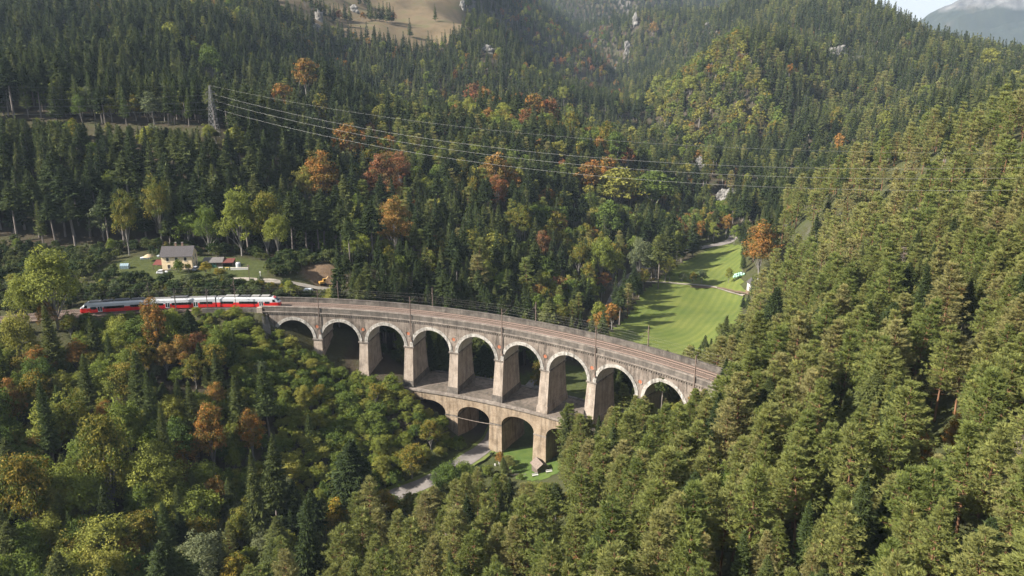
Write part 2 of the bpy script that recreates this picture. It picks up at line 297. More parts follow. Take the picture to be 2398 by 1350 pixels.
def leafy(rng, H, Rm, c0, nc, nl, ls, limbs=6, top=1.0):
    """broad crown built of leaf clumps"""
    g = Geo(); t = Geo()
    hc = H * (1 - c0) / 2; zc = H * c0 + hc
    v = unit(rng.normal(size=(nc, 3))); v[:, 2] = np.where(v[:, 2] < -.55, -v[:, 2], v[:, 2])
    rr = .36 + .62 * rng.rand(nc) ** .75
    lump = 1 + .22 * np.sin(3 * np.arctan2(v[:, 1], v[:, 0]) + rng.rand() * 6) * np.sin(2.3 * v[:, 2] + rng.rand() * 6) + rng.normal(0, .09, nc)
    taper = 1 - .28 * top * np.clip(v[:, 2], 0, 1)
    C = v * (rr * lump)[:, None] * [Rm, Rm, hc]; C[:, :2] *= taper[:, None]; C[:, 2] += zc
    cr_ = (.15 + .17 * rng.rand(nc)) * min(Rm, hc) * 1.05
    tone = np.clip(.5 + rng.normal(0, .2, nc), 0, 1)
    n = nc * nl; cc = np.repeat(C, nl, 0); cR = np.repeat(cr_, nl)
    dv = unit(rng.normal(size=(n, 3)) + np.repeat(v, nl, 0) * .35 + [0, 0, .2])
    p = cc + dv * (cR * (.45 + .6 * rng.rand(n)))[:, None] * [1.15, 1.15, .85]
    nrm = unit(dv + rng.normal(0, .55, (n, 3)) + [0, 0, .25]); a = unit(np.cross(nrm, rng.normal(size=(n, 3)))); b = np.cross(nrm, a)
    sz = (ls * (.6 + .8 * rng.rand(n)))[:, None]
    tint = np.clip(np.repeat(tone, nl) + rng.normal(0, .14, n), 0, 1)
    g.quads(p - a * sz * .62, p - b * sz * .36, p + a * sz * .62, p + b * sz * .40 + nrm * sz * .12, tint)
    top_z = zc + hc * .35
    t.tube([[0, 0, -1.0], [0, 0, H * c0 * .5], [rng.normal(0, .02) * H, rng.normal(0, .02) * H, zc - hc * .4], [0, 0, top_z]], [H * .022, H * .016, H * .012, H * .004], 6)
    for k in rng.choice(nc, min(limbs, nc), replace=False):
        q = C[k]; s0 = np.array([0, 0, max(H * c0 * .8, H * .08)]); t.tube([s0, (s0 + q) / 2 + [0, 0, .03 * H], q], [H * .008, H * .005, .02], 4)
    return g.arrays(), t.arrays()
PROTO = {}      # kind -> lod -> list of (crown mesh, trunk mesh, joined mesh); unit height 1 x unit crown radius kept in the mesh in metres
def add_proto(kind, lod, name, gen, cm, tm, H, Rm):
    (V, F_, T), (V2, F2, T2) = gen
    crown = mesh_np(name + '_crown', V, F_, [cm], {'tint': ('FACE', T)})
    trunk = mesh_np(name + '_trunk', V2, F2, [tm], {'tint': ('FACE', T2)}, smooth=True)
    both = mesh_np(name, np.r_[V, V2], np.r_[F_, F2 + len(V)], [cm, tm], {'tint': ('FACE', np.r_[T, T2])}, midx=np.r_[np.zeros(len(F_)), np.ones(len(F2))])
    PROTO.setdefault(kind, {}).setdefault(lod, []).append((crown, trunk, both, H, Rm))
def make_protos():
    for k in range(4):
        r = np.random.RandomState(100 + k)
        c0 = (.12, .30, .54, .22)[k]
        add_proto('spruce', 0, 'spruce', conifer(r, 24, 3.7, c0, 300, 8), M['spruce'], M['bark_spruce'], 24, 3.7)
        add_proto('pine', 0, 'pine', pine(r, 20, 3.9, (.26, .36, .20, .30)[k], (75, 60, 85, 70)[k], 18, 10, .60), M['pine'], M['bark_pine'], 20, 3.9)
        if k < 3:
            add_proto('larch', 0, 'larch', conifer(r, 22, 3.3, (.16, .3, .22)[k], 340, 7, up=.12, wide=.20, power=.72, thin=True), M['larch'], M['bark_spruce'], 22, 3.3)
            add_proto('spruce', 1, 'spruce_mid', conifer(r, 24, 3.7, c0, 130, 4, wide=.36), M['spruce'], M['bark_spruce'], 24, 3.7)
            add_proto('pine', 1, 'pine_mid', pine(r, 20, 3.9, (.26, .36, .20)[k], 45, 9, 7, .95), M['pine'], M['bark_pine'], 20, 3.9)
            add_proto('spruce', 2, 'spruce_far', conifer(r, 24, 3.8, .12, 80, 3, wide=.55), M['spruce'], M['bark_spruce'], 24, 3.8)
            add_proto('pine', 2, 'pine_far', pine(r, 20, 3.9, .2, 40, 6, 6, 1.6), M['pine'], M['bark_pine'], 20, 3.9)
        if k < 2:
            add_proto('larch', 1, 'larch_mid', conifer(r, 22, 3.3, .2, 130, 4, up=.12, wide=.28, power=.72, thin=True), M['larch'], M['bark_spruce'], 22, 3.3)
            add_proto('larch', 2, 'larch_far', conifer(r, 22, 3.3, .2, 50, 2, up=.12, wide=.45, power=.72, thin=True), M['larch'], M['bark_spruce'], 22, 3.3)
    for kind in ('green', 'grey', 'yellow', 'gold', 'orange', 'red'):
        many = kind == 'green'
        for k in range(3 if many else 2):
            r = np.random.RandomState(300 + 17 * len(kind) + k)
            add_proto(kind, 0, kind + '_broadleaf', leafy(r, 16, 4.8, (.24, .14, .30)[k], 150, 62, .33, top=(.6, 1, .2)[k], limbs=12), M[kind], M['bark_beech'], 16, 4.8)
            add_proto(kind, 1, kind + '_broadleaf_mid', leafy(r, 16, 4.8, .2, 90, 26, .60), M[kind], M['bark_beech'], 16, 4.8)
            add_proto(kind, 2, kind + '_broadleaf_far', leafy(r, 16, 5.0, .16, 55, 14, 1.1, limbs=3), M[kind], M['bark_beech'], 16, 5.0)
    for k in range(3):
        r = np.random.RandomState(500 + k)
        add_proto('bush', 0, 'bush', leafy(r, 6, 3.0, .02, 100, 46, .27, top=.3), M['green'], M['bark_beech'], 6, 3.0)
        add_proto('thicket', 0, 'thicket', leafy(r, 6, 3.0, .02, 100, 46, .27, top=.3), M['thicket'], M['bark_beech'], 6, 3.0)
        add_proto('thicket', 1, 'shade_tinted_bush_mid', leafy(r, 6, 3.0, .02, 44, 24, .5), M['thicket'], M['bark_beech'], 6, 3.0)
        add_proto('bush', 1, 'bush_mid', leafy(r, 6, 3.0, .02, 34, 20, .6), M['green'], M['bark_beech'], 6, 3.0)
        add_proto('bush', 2, 'bush_far', leafy(r, 6, 3.0, .02, 16, 10, 1.1), M['green'], M['bark_beech'], 6, 3.0)
make_protos()
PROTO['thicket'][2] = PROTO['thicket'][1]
for k in range(2):
    add_proto('dead', 0, 'dead_pine', pine(np.random.RandomState(900 + k), 20, 3.0, .18, 50, 5, 2, .7), M['dead'], M['bark_spruce'], 20, 3.0)
PROTO['dead'][1] = PROTO['dead'][2] = PROTO['dead'][0]

# ------------------------------------------------------------------ where things grow
VL = np.array([(-160, 80), (-120, 125), (-58, 196), (-24, 232), (3, 252), (40, 290), (75, 360), (110, 430), (140, 500), (150, 565), (162, 640), (160, 760), (150, 900), (150, 1050), (170, 1300), (200, 1600), (220, 2600)], float)
def side(x, y): return x - np.interp(y, VL[:, 1], VL[:, 0])
KEYS = np.array([(-8,262,-43.6),(-10,252,-42.6),(-13,241,-42.0),(-8,240,-42.5),(-16,235,-42.7),(-32,223,-43.5),(-29,226,-43.5),(-34,221,-43.4),(6,238,-42.2),(8,235,-41.8),(0,243,-42.2),(44,336,-42.7),(58,369,-42.7),(77,420,-41.8),(60,350,-42.2),(91,447,-40.2),(105,477,-40.8),(125,495,-40.4),(140,512,-39.0),(106,458,-40.7),(124,459,-41.0),(93,417,-43.2),(102,406,-44.3),(112,403,-43.2),(85,378,-44.0),(97,382,-43.1),(75,378,-44.0),(71,347,-43.3),(105,429,-42.2),(133,436,-37.0),(140,488,-38.4),(119,460,-41.4),(125,415,-40.3),(117,421,-42.1),(-140,312,3.7),(-133,310,3.7),(-128,311,3.7),(-147,331,4.0),(-136,330,4.2),(-123,312,3.8),(-116,310,4.0),(-107,310,3.9),(-154,324,4.1),(-106,300,2.9),(-93,300,1.7),(-84,304,-0.4),(-75,308,-3.4),(-77,312,-0.9),(-77,317,1.4),(-85,309,1.1),(-101,301,2.7),(-80,302,-2.4),(-115,299,3.0),(-159,335,3.6),(-150,265,0.8),(-144,267,0.8),(-138,268,0.8),(-132,269,0.8),(-126,270,0.8),(-120,271,0.8),(-113,272,0.8),(-107,272,0.8),(-101,272,0.8),(-95,273,0.8),(-89,272,0.8),(-83,272,0.8),(-85,270,-2.0),(-80,270,-2.0),(-75,270,-2.0),(-70,269,-2.0),(-65,268,-2.0),(-60,267,-2.0),(-55,266,-2.0),(-50,265,-2.0),(-45,264,-2.0),(-40,263,-2.0),(-35,261,-2.0),(-30,260,-2.0),(-25,258,-2.0),(-20,256,-2.0),(-16,254,-2.0),(-11,252,-2.0),(-6,250,-2.0),(-2,248,-2.0),(3,246,-2.0),(7,243,-2.0),(12,240,-2.0),(16,238,-2.0),(20,235,-2.0),(24,232,-2.0),(28,229,-2.0),(32,226,-2.0),(36,223,-2.0),(40,219,-2.0),(44,216,-2.0),(48,212,-2.0),(-69,267,-14.0),(-69,267,-9.0),(-53,265,-19.0),(-53,265,-14.0),(-36,260,-23.0),(-36,260,-18.0),(-20,255,-24.0),(-20,255,-19.0),(-5,248,-24.0),(-5,248,-19.0),(10,240,-24.0),(10,240,-19.0),(24,230,-16.0),(24,230,-11.0),(37,220,-9.0),(37,220,-4.0),(-29,257,-27.0),(-24,255,-30.0),(-19,253,-31.0),(-19,253,-40.0),(-13,250,-36.0),(-5,247,-40.0),(2,243,-39.0),(8,240,-38.0),(-32,258,-25.0),(9,239,-28.0),(-155,429,46.0),(-155,429,60.0),(-155,429,72.0),(8,225,-42),(12,226,-42),(4,226,-42),(8,229,-42),(3,228,-42),(-2,231,-42),(13,229,-41.6),(6,233,-42),(31.5,226.5,-12),(31.5,226.5,-16),(38,234,-13),(24,231,-21),(26,230,-20),(41,219,-8),(46,213,-8),(48,211,-6),(44,216,-10),(52.4,207,-1),(36,223,-10),(-287,440,51.9),(-284,440,51.9),(-280,440,51.9),(-276,440,51.9),(-273,440,51.9),(-269,440,51.6),(-266,440,51.4),(-262,440,51.1),(-258,440,50.9),(-255,440,50.7),(-251,440,50.4),(-248,440,50.2),(-244,440,49.9),(-240,440,49.7),(-237,440,49.5),(-233,440,49.2),(-229,440,49.0),(-226,440,48.7),(-222,440,48.5),(-219,440,48.3),(-215,440,48.0),(-211,440,47.8),(-208,440,47.5),(-204,440,47.3),(-200,440,47.2),(-197,440,47.0),(-193,440,46.9),(-189,440,46.7),(-186,440,46.5),(-182,440,46.4),(-179,440,46.2),(-175,440,46.1),(-171,440,45.9),(-168,440,45.7),(-164,440,45.6),(-36,223,-43.0),(-34,225,-43.0),(-32,228,-43.0),(-29,230,-43.0),(-27,226,-43.0),(-12,251,-43.0),(-16,240,-43.0),(-7,247,-43.0),(-10,238,-43.0),(-5,266,-43.0),(133,418,-8),(133,418,-20),(119,411,-41.5),(116,387,-41.5),(105,374,-41.5),(93,356,-41.5),(82,345,-41.5),(128,419,-41.5),(78,354,-41.5),(111,387,-41.5)], float)                # places that stand clear of the wood: rails, arches, road, meadow, house
MEADOW = [(36, 318), (44, 350), (58, 385), (72, 420), (88, 450), (103, 478), (124, 505), (141, 524), (149, 512), (143, 485), (133, 455), (126, 425), (121, 402), (110, 372), (96, 340), (82, 318), (64, 300), (48, 300)]
GLADE = [(-4, 262), (14, 254), (30, 262), (36, 318), (20, 322), (0, 300)]
LAWN = [(-6, 246), (-2, 240), (2, 228), (9, 223), (17, 226), (20, 240), (8, 250)]
YARD = [(-168, 316), (-150, 300), (-128, 297), (-104, 298), (-96, 303), (-99, 322), (-112, 327), (-135, 329), (-158, 329)]
HAY = [(-285, 950), (-222, 975), (-165, 995), (-120, 1015), (-70, 1055), (-58, 1120), (-66, 1260), (-90, 1320), (-180, 1360), (-290, 1290), (-300, 1120)]
ROAD = [(-52, 204), (-45, 211), (-36, 220), (-28, 227), (-19.4, 234.5), (-11.8, 244), (-7.5, 254), (-5.0, 266), (2, 282), (12, 305), (24, 335), (40.5, 366), (55, 410), (70, 448), (90, 482), (118, 508), (139, 522), (150, 534), (155, 560), (150, 600)]
TRACKWAY = [(-112, 299), (-105.5, 300), (-92.5, 300.3), (-83.8, 303.5), (-74.5, 307), (-66, 310), (-58, 313)]
FIELDPATH = [(72, 437), (85, 438), (97, 437.5), (106, 437), (113.6, 434), (119, 424), (124, 412)]
def in_poly(x, y, poly):
    p = np.asarray(poly, float); c = np.zeros(np.shape(x), bool); j = len(p) - 1
    for i in range(len(p)):
        k = ((p[i, 1] > y) != (p[j, 1] > y)) & (x < (p[j, 0] - p[i, 0]) * (y - p[i, 1]) / (p[j, 1] - p[i, 1] + 1e-12) + p[i, 0])
        c ^= k; j = i
    return c
def d_line(x, y, pl):
    p = np.asarray(pl, float); best = np.full(np.shape(x), 1e9)
    for a, b in zip(p[:-1], p[1:]):
        ab = b - a; t = np.clip(((x - a[0]) * ab[0] + (y - a[1]) * ab[1]) / (ab @ ab), 0, 1)
        best = np.minimum(best, np.hypot(x - a[0] - t * ab[0], y - a[1] - t * ab[1]))
    return best
def open_ground(x, y):
    """True where no tree stands"""
    t, r = polar(x, y)
    b = in_poly(x, y, MEADOW) | in_poly(x, y, LAWN) | in_poly(x, y, YARD) | in_poly(x, y, GLADE)
    b |= (d_line(x, y, ROAD) < 4.5) | (d_line(x, y, TRACKWAY) < 4) | (d_line(x, y, FIELDPATH) < 2.5)
    b |= (r > RR - 4.5) & (r < RR + 15) & (t > 0.02) & (t < 0.80); b |= (r > RR - 1.5) & (r < RR + 12) & (t > .7) & (t < .9)
    b |= (r > RR - 3) & (r < RR + 13) & (t > -1.4) & (t < .5); b |= (r > RR + .5) & (r < RR + 10.5) & (t >= .5) & (t < 1.0)
    b |= (np.hypot(x + 76, y - 313) < 9) | (np.hypot(x + 7, y - 172) < 5.0)
    hay = in_poly(x, y, HAY) & ~(vnoise(x, y, 30, 5) > .87)
    b |= hay
    b |= in_poly(x, y, [(-330, 440), (-250, 431), (-165, 425), (-148, 428), (-150, 437), (-250, 440), (-330, 450)])      # strip cleared under the power line
    return b
rng = np.random.RandomState(11)
CLEAR = [((425,1097,68.7),17.0),((430,1065,56.2),18.7),((248,1712,117.1),7.6),((224,1634,65.5),7.6),((167,888,-10.8),7.6),((167,818,-14.2),6.0),((164,703,-16.3),5.1),((172,648,-34.0),11.0),((180,637,-36.3),6.8),((-227,1004,111.4),5.1),((-222,964,99.3),6.0),((-73,1264,133.4),5.1),((-29,1019,75.3),6.8),((351,1530,106.4),6.0),((328,1349,65.8),5.1),((-210,1137,124.9),6.8)]
def scatter():
    out = []
    for d0, d1, sp in ((22, 330, 5.2), (330, 640, 7.2), (640, 1150, 9.2), (1150, 1800, 10), (1800, 3000, 13)):
        xs = np.arange(-d1 * 0.80, d1 * 0.80, sp); ys = np.arange(10, d1 + 10, sp)
        X, Y = np.meshgrid(xs, ys); X = X + (np.arange(len(ys)) % 2)[:, None] * sp / 2
        X = X.ravel() + rng.uniform(-.42, .42, X.size) * sp; Y = Y.ravel() + rng.uniform(-.42, .42, Y.size) * sp
        D = np.hypot(X, Y); lim = np.where(D < 420, .80, .72)
        k = (D >= d0) & (D < d1) & (Y > 10) & (np.abs(X) < lim * Y + 18); out.append(np.c_[X[k], Y[k]])
    return np.concatenate(out)
PT = scatter(); PT = PT[~open_ground(PT[:, 0], PT[:, 1])]
PT = PT[~((side(PT[:, 0], PT[:, 1]) > 6) & (PT[:, 1] < 545) & (rng.rand(len(PT)) < .24))]
for (a, b, c_), r_ in CLEAR:                       # bare rock and the air before it
    d_ = math.hypot(a, b); al = ((a - PT[:, 0]) * a + (b - PT[:, 1]) * b) / d_; ac = np.abs((PT[:, 0] - a) * b - (PT[:, 1] - b) * a) / d_
    PT = PT[~((al > -4) & (al < 34) & (ac < r_))]
EX = np.stack(np.meshgrid(np.arange(-240, 12, 2.7), np.arange(150, 350, 2.7)), -1).reshape(-1, 2); EX = EX + rng.uniform(-1.1, 1.1, EX.shape)
te, re_ = polar(EX[:, 0], EX[:, 1]); se = side(EX[:, 0], EX[:, 1])
EX = EX[~open_ground(EX[:, 0], EX[:, 1]) & (se < 2) & (((re_ < RR + 2) & (EX[:, 1] > 205) & ((EX[:, 0] > -92) | (re_ > RR - 20))) | ((re_ > RR + 12) & (EX[:, 1] < 344) & (EX[:, 0] < -70)) | ((re_ > RR + 9) & (re_ < RR + 20) & (EX[:, 0] < 0)))]
EX = EX[~((polar(EX[:, 0], EX[:, 1])[1] > RR + 12) & ((rng.rand(len(EX)) < .35) | (vnoise(EX[:, 0], EX[:, 1], 9, 2) < .38)))]
nbase = len(PT); PT = np.concatenate([PT, EX])
x, y = PT[:, 0], PT[:, 1]; n = len(PT); D = np.hypot(x, y); z = hgt(x, y); tt, rr = polar(x, y); sd_ = side(x, y)
KIND = np.array(['spruce'] * n, dtype=object); HH = np.zeros(n)
def choose(mask, table):
    i = np.where(mask)[0]; names = [a[0] for a in table]; p = np.array([a[1] for a in table]); p = p / p.sum()
    pick = rng.choice(len(names), len(i), p=p)
    for k, (nm, _, h0, h1) in enumerate(table):
        j = i[pick == k]; KIND[j] = nm; HH[j] = rng.uniform(h0, h1, len(j))
patch = vnoise(x, y, 48, 0); patch2 = vnoise(x, y, 90, 6); fine = vnoise(x, y, 16, 3)
right = sd_ > 6
rn = right & (y < 545) & ~((rr < RR) & (sd_ < 16))
near_l = ~right & (rr < RR + 5) & (tt < 0.75)
hill_l = ~right & ~near_l & (x < -75 - .12 * (y - 340)) & (y < 860)
bank_l = hill_l & (y < 346) & (x < -60)
spur = ~right & ~near_l & ~hill_l & (y < 880)
hill_a = ~right & ~near_l & ~hill_l & ~spur
rfar = right & ~rn
choose(rn, [('pine', .86, 15, 25), ('spruce', .075, 14, 22), ('larch', .02, 14, 19), ('green', .02, 7, 12), ('orange', .004, 8, 12), ('bush', .06, 3, 6), ('dead', .014, 10, 18)])
young = rn & (rng.rand(n) < .13); HH[young] *= rng.uniform(.35, .65, young.sum())
choose(rn & (fine > .80), [('pine', .6, 12, 17), ('spruce', .30, 12, 20), ('larch', .1, 13, 18)])
choose(rn & (sd_ < 34) & (y > 250), [('spruce', .5, 11, 20), ('larch', .2, 12, 18), ('pine', .2, 12, 17), ('green', .1, 7, 12)])
choose(near_l, [('green', .44, 9, 16), ('gold', .11, 10, 16), ('orange', .03, 9, 14), ('larch', .24, 15, 22), ('spruce', .10, 14, 22), ('grey', .05, 6, 10), ('bush', .03, 4, 6)])
choose(near_l & (x < -96) & (y < 215), [('green', .52, 15, 23), ('gold', .10, 15, 22), ('orange', .03, 12, 18), ('larch', .17, 18, 25), ('spruce', .18, 18, 26)])
choose(near_l & (x > -92) & (y > 205), [('bush', .60, 4, 7), ('green', .27, 6, 9.5), ('grey', .06, 5, 8), ('gold', .05, 5, 8), ('larch', .02, 8, 12)])
choose(near_l & (x > -80) & (y < 205), [('green', .3, 9, 14), ('pine', .22, 13, 18), ('spruce', .22, 14, 22), ('grey', .14, 6, 11), ('larch', .12, 14, 18)])
choose(near_l & (rr > RR - 17), [('bush', .84, 2.2, 4.6), ('grey', .1, 3, 5), ('gold', .06, 3, 5)])
choose(hill_l, [('spruce', .80, 22, 33), ('larch', .08, 18, 25), ('green', .05, 13, 19), ('grey', .04, 12, 17), ('gold', .02, 12, 17), ('pine', .01, 16, 22)])
choose(hill_l & (y > 440) & (patch2 > .58), [('spruce', .62, 19, 27), ('larch', .1, 18, 25), ('green', .10, 13, 18), ('grey', .14, 12, 17), ('gold', .04, 12, 17)])
choose(bank_l, [('bush', .90, 3.0, 5.2), ('green', .06, 4, 8), ('grey', .04, 3, 6)])
choose(spur, [('spruce', .54, 19, 30), ('pine', .14, 17, 24), ('larch', .15, 16, 24), ('green', .18, 13, 20), ('gold', .08, 12, 18), ('orange', .025, 12, 17), ('red', .015, 12, 16)])
choose(spur & (patch > .62), [('spruce', .30, 16, 24), ('pine', .12, 15, 20), ('green', .22, 13, 18), ('gold', .14, 12, 18), ('orange', .14, 12, 17), ('red', .08, 12, 17)])
choose(spur & (y < 345), [('spruce', .85, 15, 25), ('green', .15, 10, 15)])
choose(hill_a, [('spruce', .80, 17, 26), ('larch', .05, 14, 20), ('green', .09, 11, 16), ('gold', .03, 10, 15), ('orange', .02, 10, 14), ('red', .01, 10, 14)])
choose(hill_a & (x > -60 + .10 * (y - 1000)) & (y > 1150) & (y < 1800), [('spruce', .60, 16, 25), ('green', .16, 12, 17), ('red', .12, 11, 16), ('orange', .05, 10, 14), ('gold', .07, 10, 14)])
choose(rfar, [('spruce', .60, 22, 34), ('pine', .13, 18, 26), ('larch', .06, 14, 20), ('green', .05, 11, 15), ('gold', .02, 10, 14), ('orange', .015, 9, 13), ('red', .005, 9, 13)])
choose(rfar & (patch2 > .60), [('pine', .40, 18, 25), ('spruce', .50, 20, 30), ('green', .05, 10, 14), ('gold', .03, 10, 14), ('orange', .02, 9, 12)])
choose(rfar & (sd_ < 110) & (y > 780) & (y < 1150), [('green', .30, 16, 22), ('gold', .20, 15, 21), ('pine', .26, 18, 25), ('spruce', .22, 19, 28), ('orange', .02, 13, 17)])
choose(np.arange(n) >= nbase, [('bush', .93, 1.6, 5.2), ('grey', .04, 2.5, 4), ('gold', .03, 2.5, 4)])
KIND[(rr > RR + 8) & (y < 348) & (KIND == 'bush')] = 'thicket'  # bushes behind the rails take the leaf colour with shade painted in
RADS = {'spruce': .21, 'pine': .20, 'larch': .15, 'green': .31, 'grey': .34, 'yellow': .32, 'gold': .30, 'orange': .30, 'red': .30, 'bush': .52, 'dead': .15, 'thicket': .52}
RW = np.array([RADS[k] for k in KIND]) * HH * rng.uniform(.85, 1.2, n)
# noted single trees
TY = {'o': 'orange', 'oy': 'gold', 'r': 'red', 'ob': 'orange', 'yg': 'green', 'g': 'green', 'gg': 'grey', 'y': 'yellow', 'yo': 'gold', 's': 'spruce', 'l': 'larch'}
NOTED = [(-159,575,28.7,8.9,"o"),(-150,605,30.1,9.4,"o"),(-132,564,23.6,7.3,"oy"),(-98,487,31.3,9.0,"o"),(-99,418,32.0,9.6,"o"),(-107,414,24.8,6.7,"yg"),(-71,438,30.6,8.8,"r"),(-64,465,24.6,6.2,"r"),(-10,487,27.0,7.8,"o"),(-8,461,23.9,7.4,"r"),(-1,488,20.4,5.9,"o"),(54,557,28.8,9.0,"o"),(68,578,26.7,7.7,"o"),(74,557,32.0,16.5,"yg"),(103,583,32.0,15.7,"yg"),(59,495,32.0,9.4,"yg"),(3,431,24.4,7.1,"oy"),(16,423,19.4,5.2,"r"),(49,422,26.0,7.0,"yg"),(36,422,20.2,5.8,"oy"),(-19,630,18.3,4.9,"o"),(11,639,22.3,6.0,"r"),(0,738,31.1,8.6,"o"),(-30,853,28.4,8.8,"o"),(-15,839,27.9,8.7,"o"),(19,688,28.8,9.0,"o"),(31,691,30.2,8.1,"r"),(56,895,22.3,6.9,"yg"),(-40,865,26.5,8.9,"r"),(72,623,25.6,7.4,"oy"),(79,614,28.1,8.1,"yg"),(88,618,20.4,5.9,"r"),(47,642,23.3,6.7,"oy"),(309,784,22.7,6.5,"oy"),(284,708,26.6,6.7,"o"),(333,732,23.9,6.9,"yg"),(375,836,16.6,4.8,"r"),(-163,333,26.4,4.9,"oy"),(-156,350,28.2,5.7,"oy"),(-105,336,30.0,7.0,"oy"),(-115,333,28.0,7.4,"yg"),(-98,328,18.5,5.0,"g"),(-130,336,19.8,5.3,"g"),(-187,374,17.4,5.0,"yg"),(-179,391,10.8,3.1,"yg"),(133,418,32.0,9.3,"ob"),(-191,532,17.7,5.5,"oy"),(-187,550,16.4,5.1,"oy"),(-163,548,21.1,5.7,"yg"),(-54,364,29.6,8.0,"ob"),(-64,402,16.2,4.4,"o"),(-157,423,10.7,3.3,"yg"),(-394,678,13.2,4.5,"yg"),(-364,636,14.4,4.9,"g"),(-263,513,9.4,3.2,"g"),(-364,721,14.0,4.7,"g"),(-266,661,24.9,8.4,"g"),(-225,626,28.5,9.6,"g"),(-228,482,12.6,4.2,"g"),(-255,539,10.3,4.2,"oy"),(-333,612,11.6,4.7,"oy"),(34,589,20.1,6.2,"g"),(72,438,24.7,6.6,"gg"),(81,428,32.0,5.3,"s"),(87,440,14.7,4.3,"oy"),(384,842,15.6,5.2,"oy"),(297,894,17.7,5.5,"o"),(480,950,17.2,5.3,"oy"),(484,932,16.9,5.3,"oy"),(489,919,16.7,5.2,"r"),(468,964,17.5,5.4,"oy"),(473,987,16.2,5.0,"yg"),(439,739,14.2,5.7,"o"),(504,1164,10.1,4.1,"r"),(500,1067,10.7,4.3,"r"),(387,1257,12.5,5.1,"r"),(531,931,29.4,11.9,"yg"),(510,847,21.5,8.7,"yg"),(434,869,17.7,9.0,"yg"),(201,1134,32.0,11.7,"yg"),(197,917,25.2,8.5,"yg"),(207,917,20.9,7.1,"yg"),(274,1645,32.0,10.0,"o"),(-117,249,20.7,4.4,"o"),(-154,258,26.9,8.7,"yg"),(-162,255,19.9,5.0,"yg"),(-156,256,12.0,3.2,"o"),(-158,242,20.6,5.5,"yg"),(-108,245,12.5,4.2,"o"),(-104,249,11.0,3.4,"r"),(-102,240,11.1,3.5,"oy"),(-141,243,11.4,3.8,"o"),(-149,256,9.3,2.9,"oy"),(-89,215,22.6,4.8,"o"),(-94,234,9.8,3.1,"o"),(-80,223,15.7,4.0,"o"),(-121,219,13.6,3.2,"o"),(-125,183,30.7,6.2,"yo"),(-37,207,15.2,4.7,"y"),(-48,196,15.5,4.8,"y"),(-71,176,12.3,4.2,"y"),(-149,220,17.9,4.5,"ob"),(-32,229,11.8,4.8,"oy"),(-27,241,10.6,3.6,"oy"),(-46,250,8.6,2.9,"oy"),(-111,196,32.0,6.6,"yo"),(-128,212,21.8,4.4,"yo"),(-111,210,23.7,5.6,"g"),(-98,203,31.8,3.1,"l"),(-131,206,31.9,3.1,"l"),(-95,219,25.7,3.2,"l"),(-105,215,29.5,3.5,"l"),(-146,240,26.6,4.1,"l"),(-130,227,21.6,3.6,"l"),(-112,224,27.4,4.3,"l"),(-77,231,24.2,4.1,"l"),(-85,230,20.0,3.4,"l"),(-70,192,32.0,4.4,"s"),(-67,200,32.0,4.9,"s"),(-50,167,32.0,4.7,"s"),(-137,248,17.5,3.5,"s"),(-119,211,9.9,2.5,"g"),(-80,178,16.7,6.1,"gg"),(-95,180,10.7,3.9,"gg"),(-75,193,14.1,3.6,"yo"),(79,141,11.0,3.0,"o"),(86,140,11.1,2.5,"o"),(79,257,11.9,3.7,"o"),(111,163,9.0,2.8,"o"),(14,179,9.5,2.7,"y"),(-2,194,30.5,4.7,"s"),(3,208,13.7,2.5,"s"),(-15,219,12.7,4.0,"g"),(-20,215,14.6,4.5,"g"),(17,226,23.0,2.8,"s"),(26,220,17.0,2.3,"s"),(44,217,16.2,2.5,"s"),(47,208,14.0,2.2,"s"),(79,317,21.5,3.6,"s"),(86,338,22.2,3.5,"l"),(80,290,23.5,3.7,"l"),(81,252,29.2,5.1,"s"),(91,265,26.9,4.5,"s"),(22,348,14.5,4.9,"oy"),(12,285,18.4,5.0,"oy")]
nx = np.array([a[0] for a in NOTED], float); ny = np.array([a[1] for a in NOTED], float)
NK = [TY[a[4]] for a in NOTED]
NH = np.array([a[2] for a in NOTED]); NR = np.array([a[3] for a in NOTED])
keep = np.ones(n, bool)
for a, b, r_, h_ in zip(nx, ny, NR, NH):        # make room round the noted ones, on the side they are seen from too
    d_ = np.hypot(x - a, y - b); keep &= d_ > r_ * .9
    u_ = np.array([a, b]) / np.hypot(a, b); al = (a - x) * u_[0] + (b - y) * u_[1]; ac = np.abs((x - a) * u_[1] - (y - b) * u_[0])
    blk = (al > 0) & (al < 26) & (ac < r_ * .8) & (z + HH > np.interp(al, [0, 26], [0, -6]) + hgt(a, b)[0] + h_ * .62)
    HH[blk] *= .62; RW[blk] *= .8
X = np.r_[x[keep], nx]; Y = np.r_[y[keep], ny]; Z = np.r_[z[keep], hgt(nx, ny)]; H = np.r_[HH[keep], NH]; RD = np.r_[RW[keep], NR]; K = list(KIND[keep]) + NK
NT = np.r_[np.zeros(keep.sum(), bool), np.ones(len(nx), bool)]
K = np.array(K, dtype=object); D = np.hypot(X, Y)
# nothing tall in front of what stands clear of the wood
CZ = 93.08
kd = np.hypot(KEYS[:, 0], KEYS[:, 1]); ka = np.arctan2(KEYS[:, 0], KEYS[:, 1]); ke = (KEYS[:, 2] - CZ) / kd
A_ = np.arctan2(X, Y); low = np.where((D < 520) & ~(NT & ((D > 380) | (X < -150))))[0]
for i in low:
    m = (kd > D[i] + 1.0) & (np.abs(ka - A_[i]) * D[i] < RD[i] * .95 + .4)
    if m.any():
        lim = ke[m].min() * D[i] + CZ - Z[i]
        if H[i] > lim:
            if NT[i] and lim > H[i] * .8: continue
            f = lim / H[i]
            H[i] = lim; RD[i] *= max(f, .6)
            if lim < 5.0 and K[i] not in ('bush', 'thicket'):
                if lim > 2.0: K[i] = 'bush'; RD[i] = lim * .5
ok = (H > 1.3)
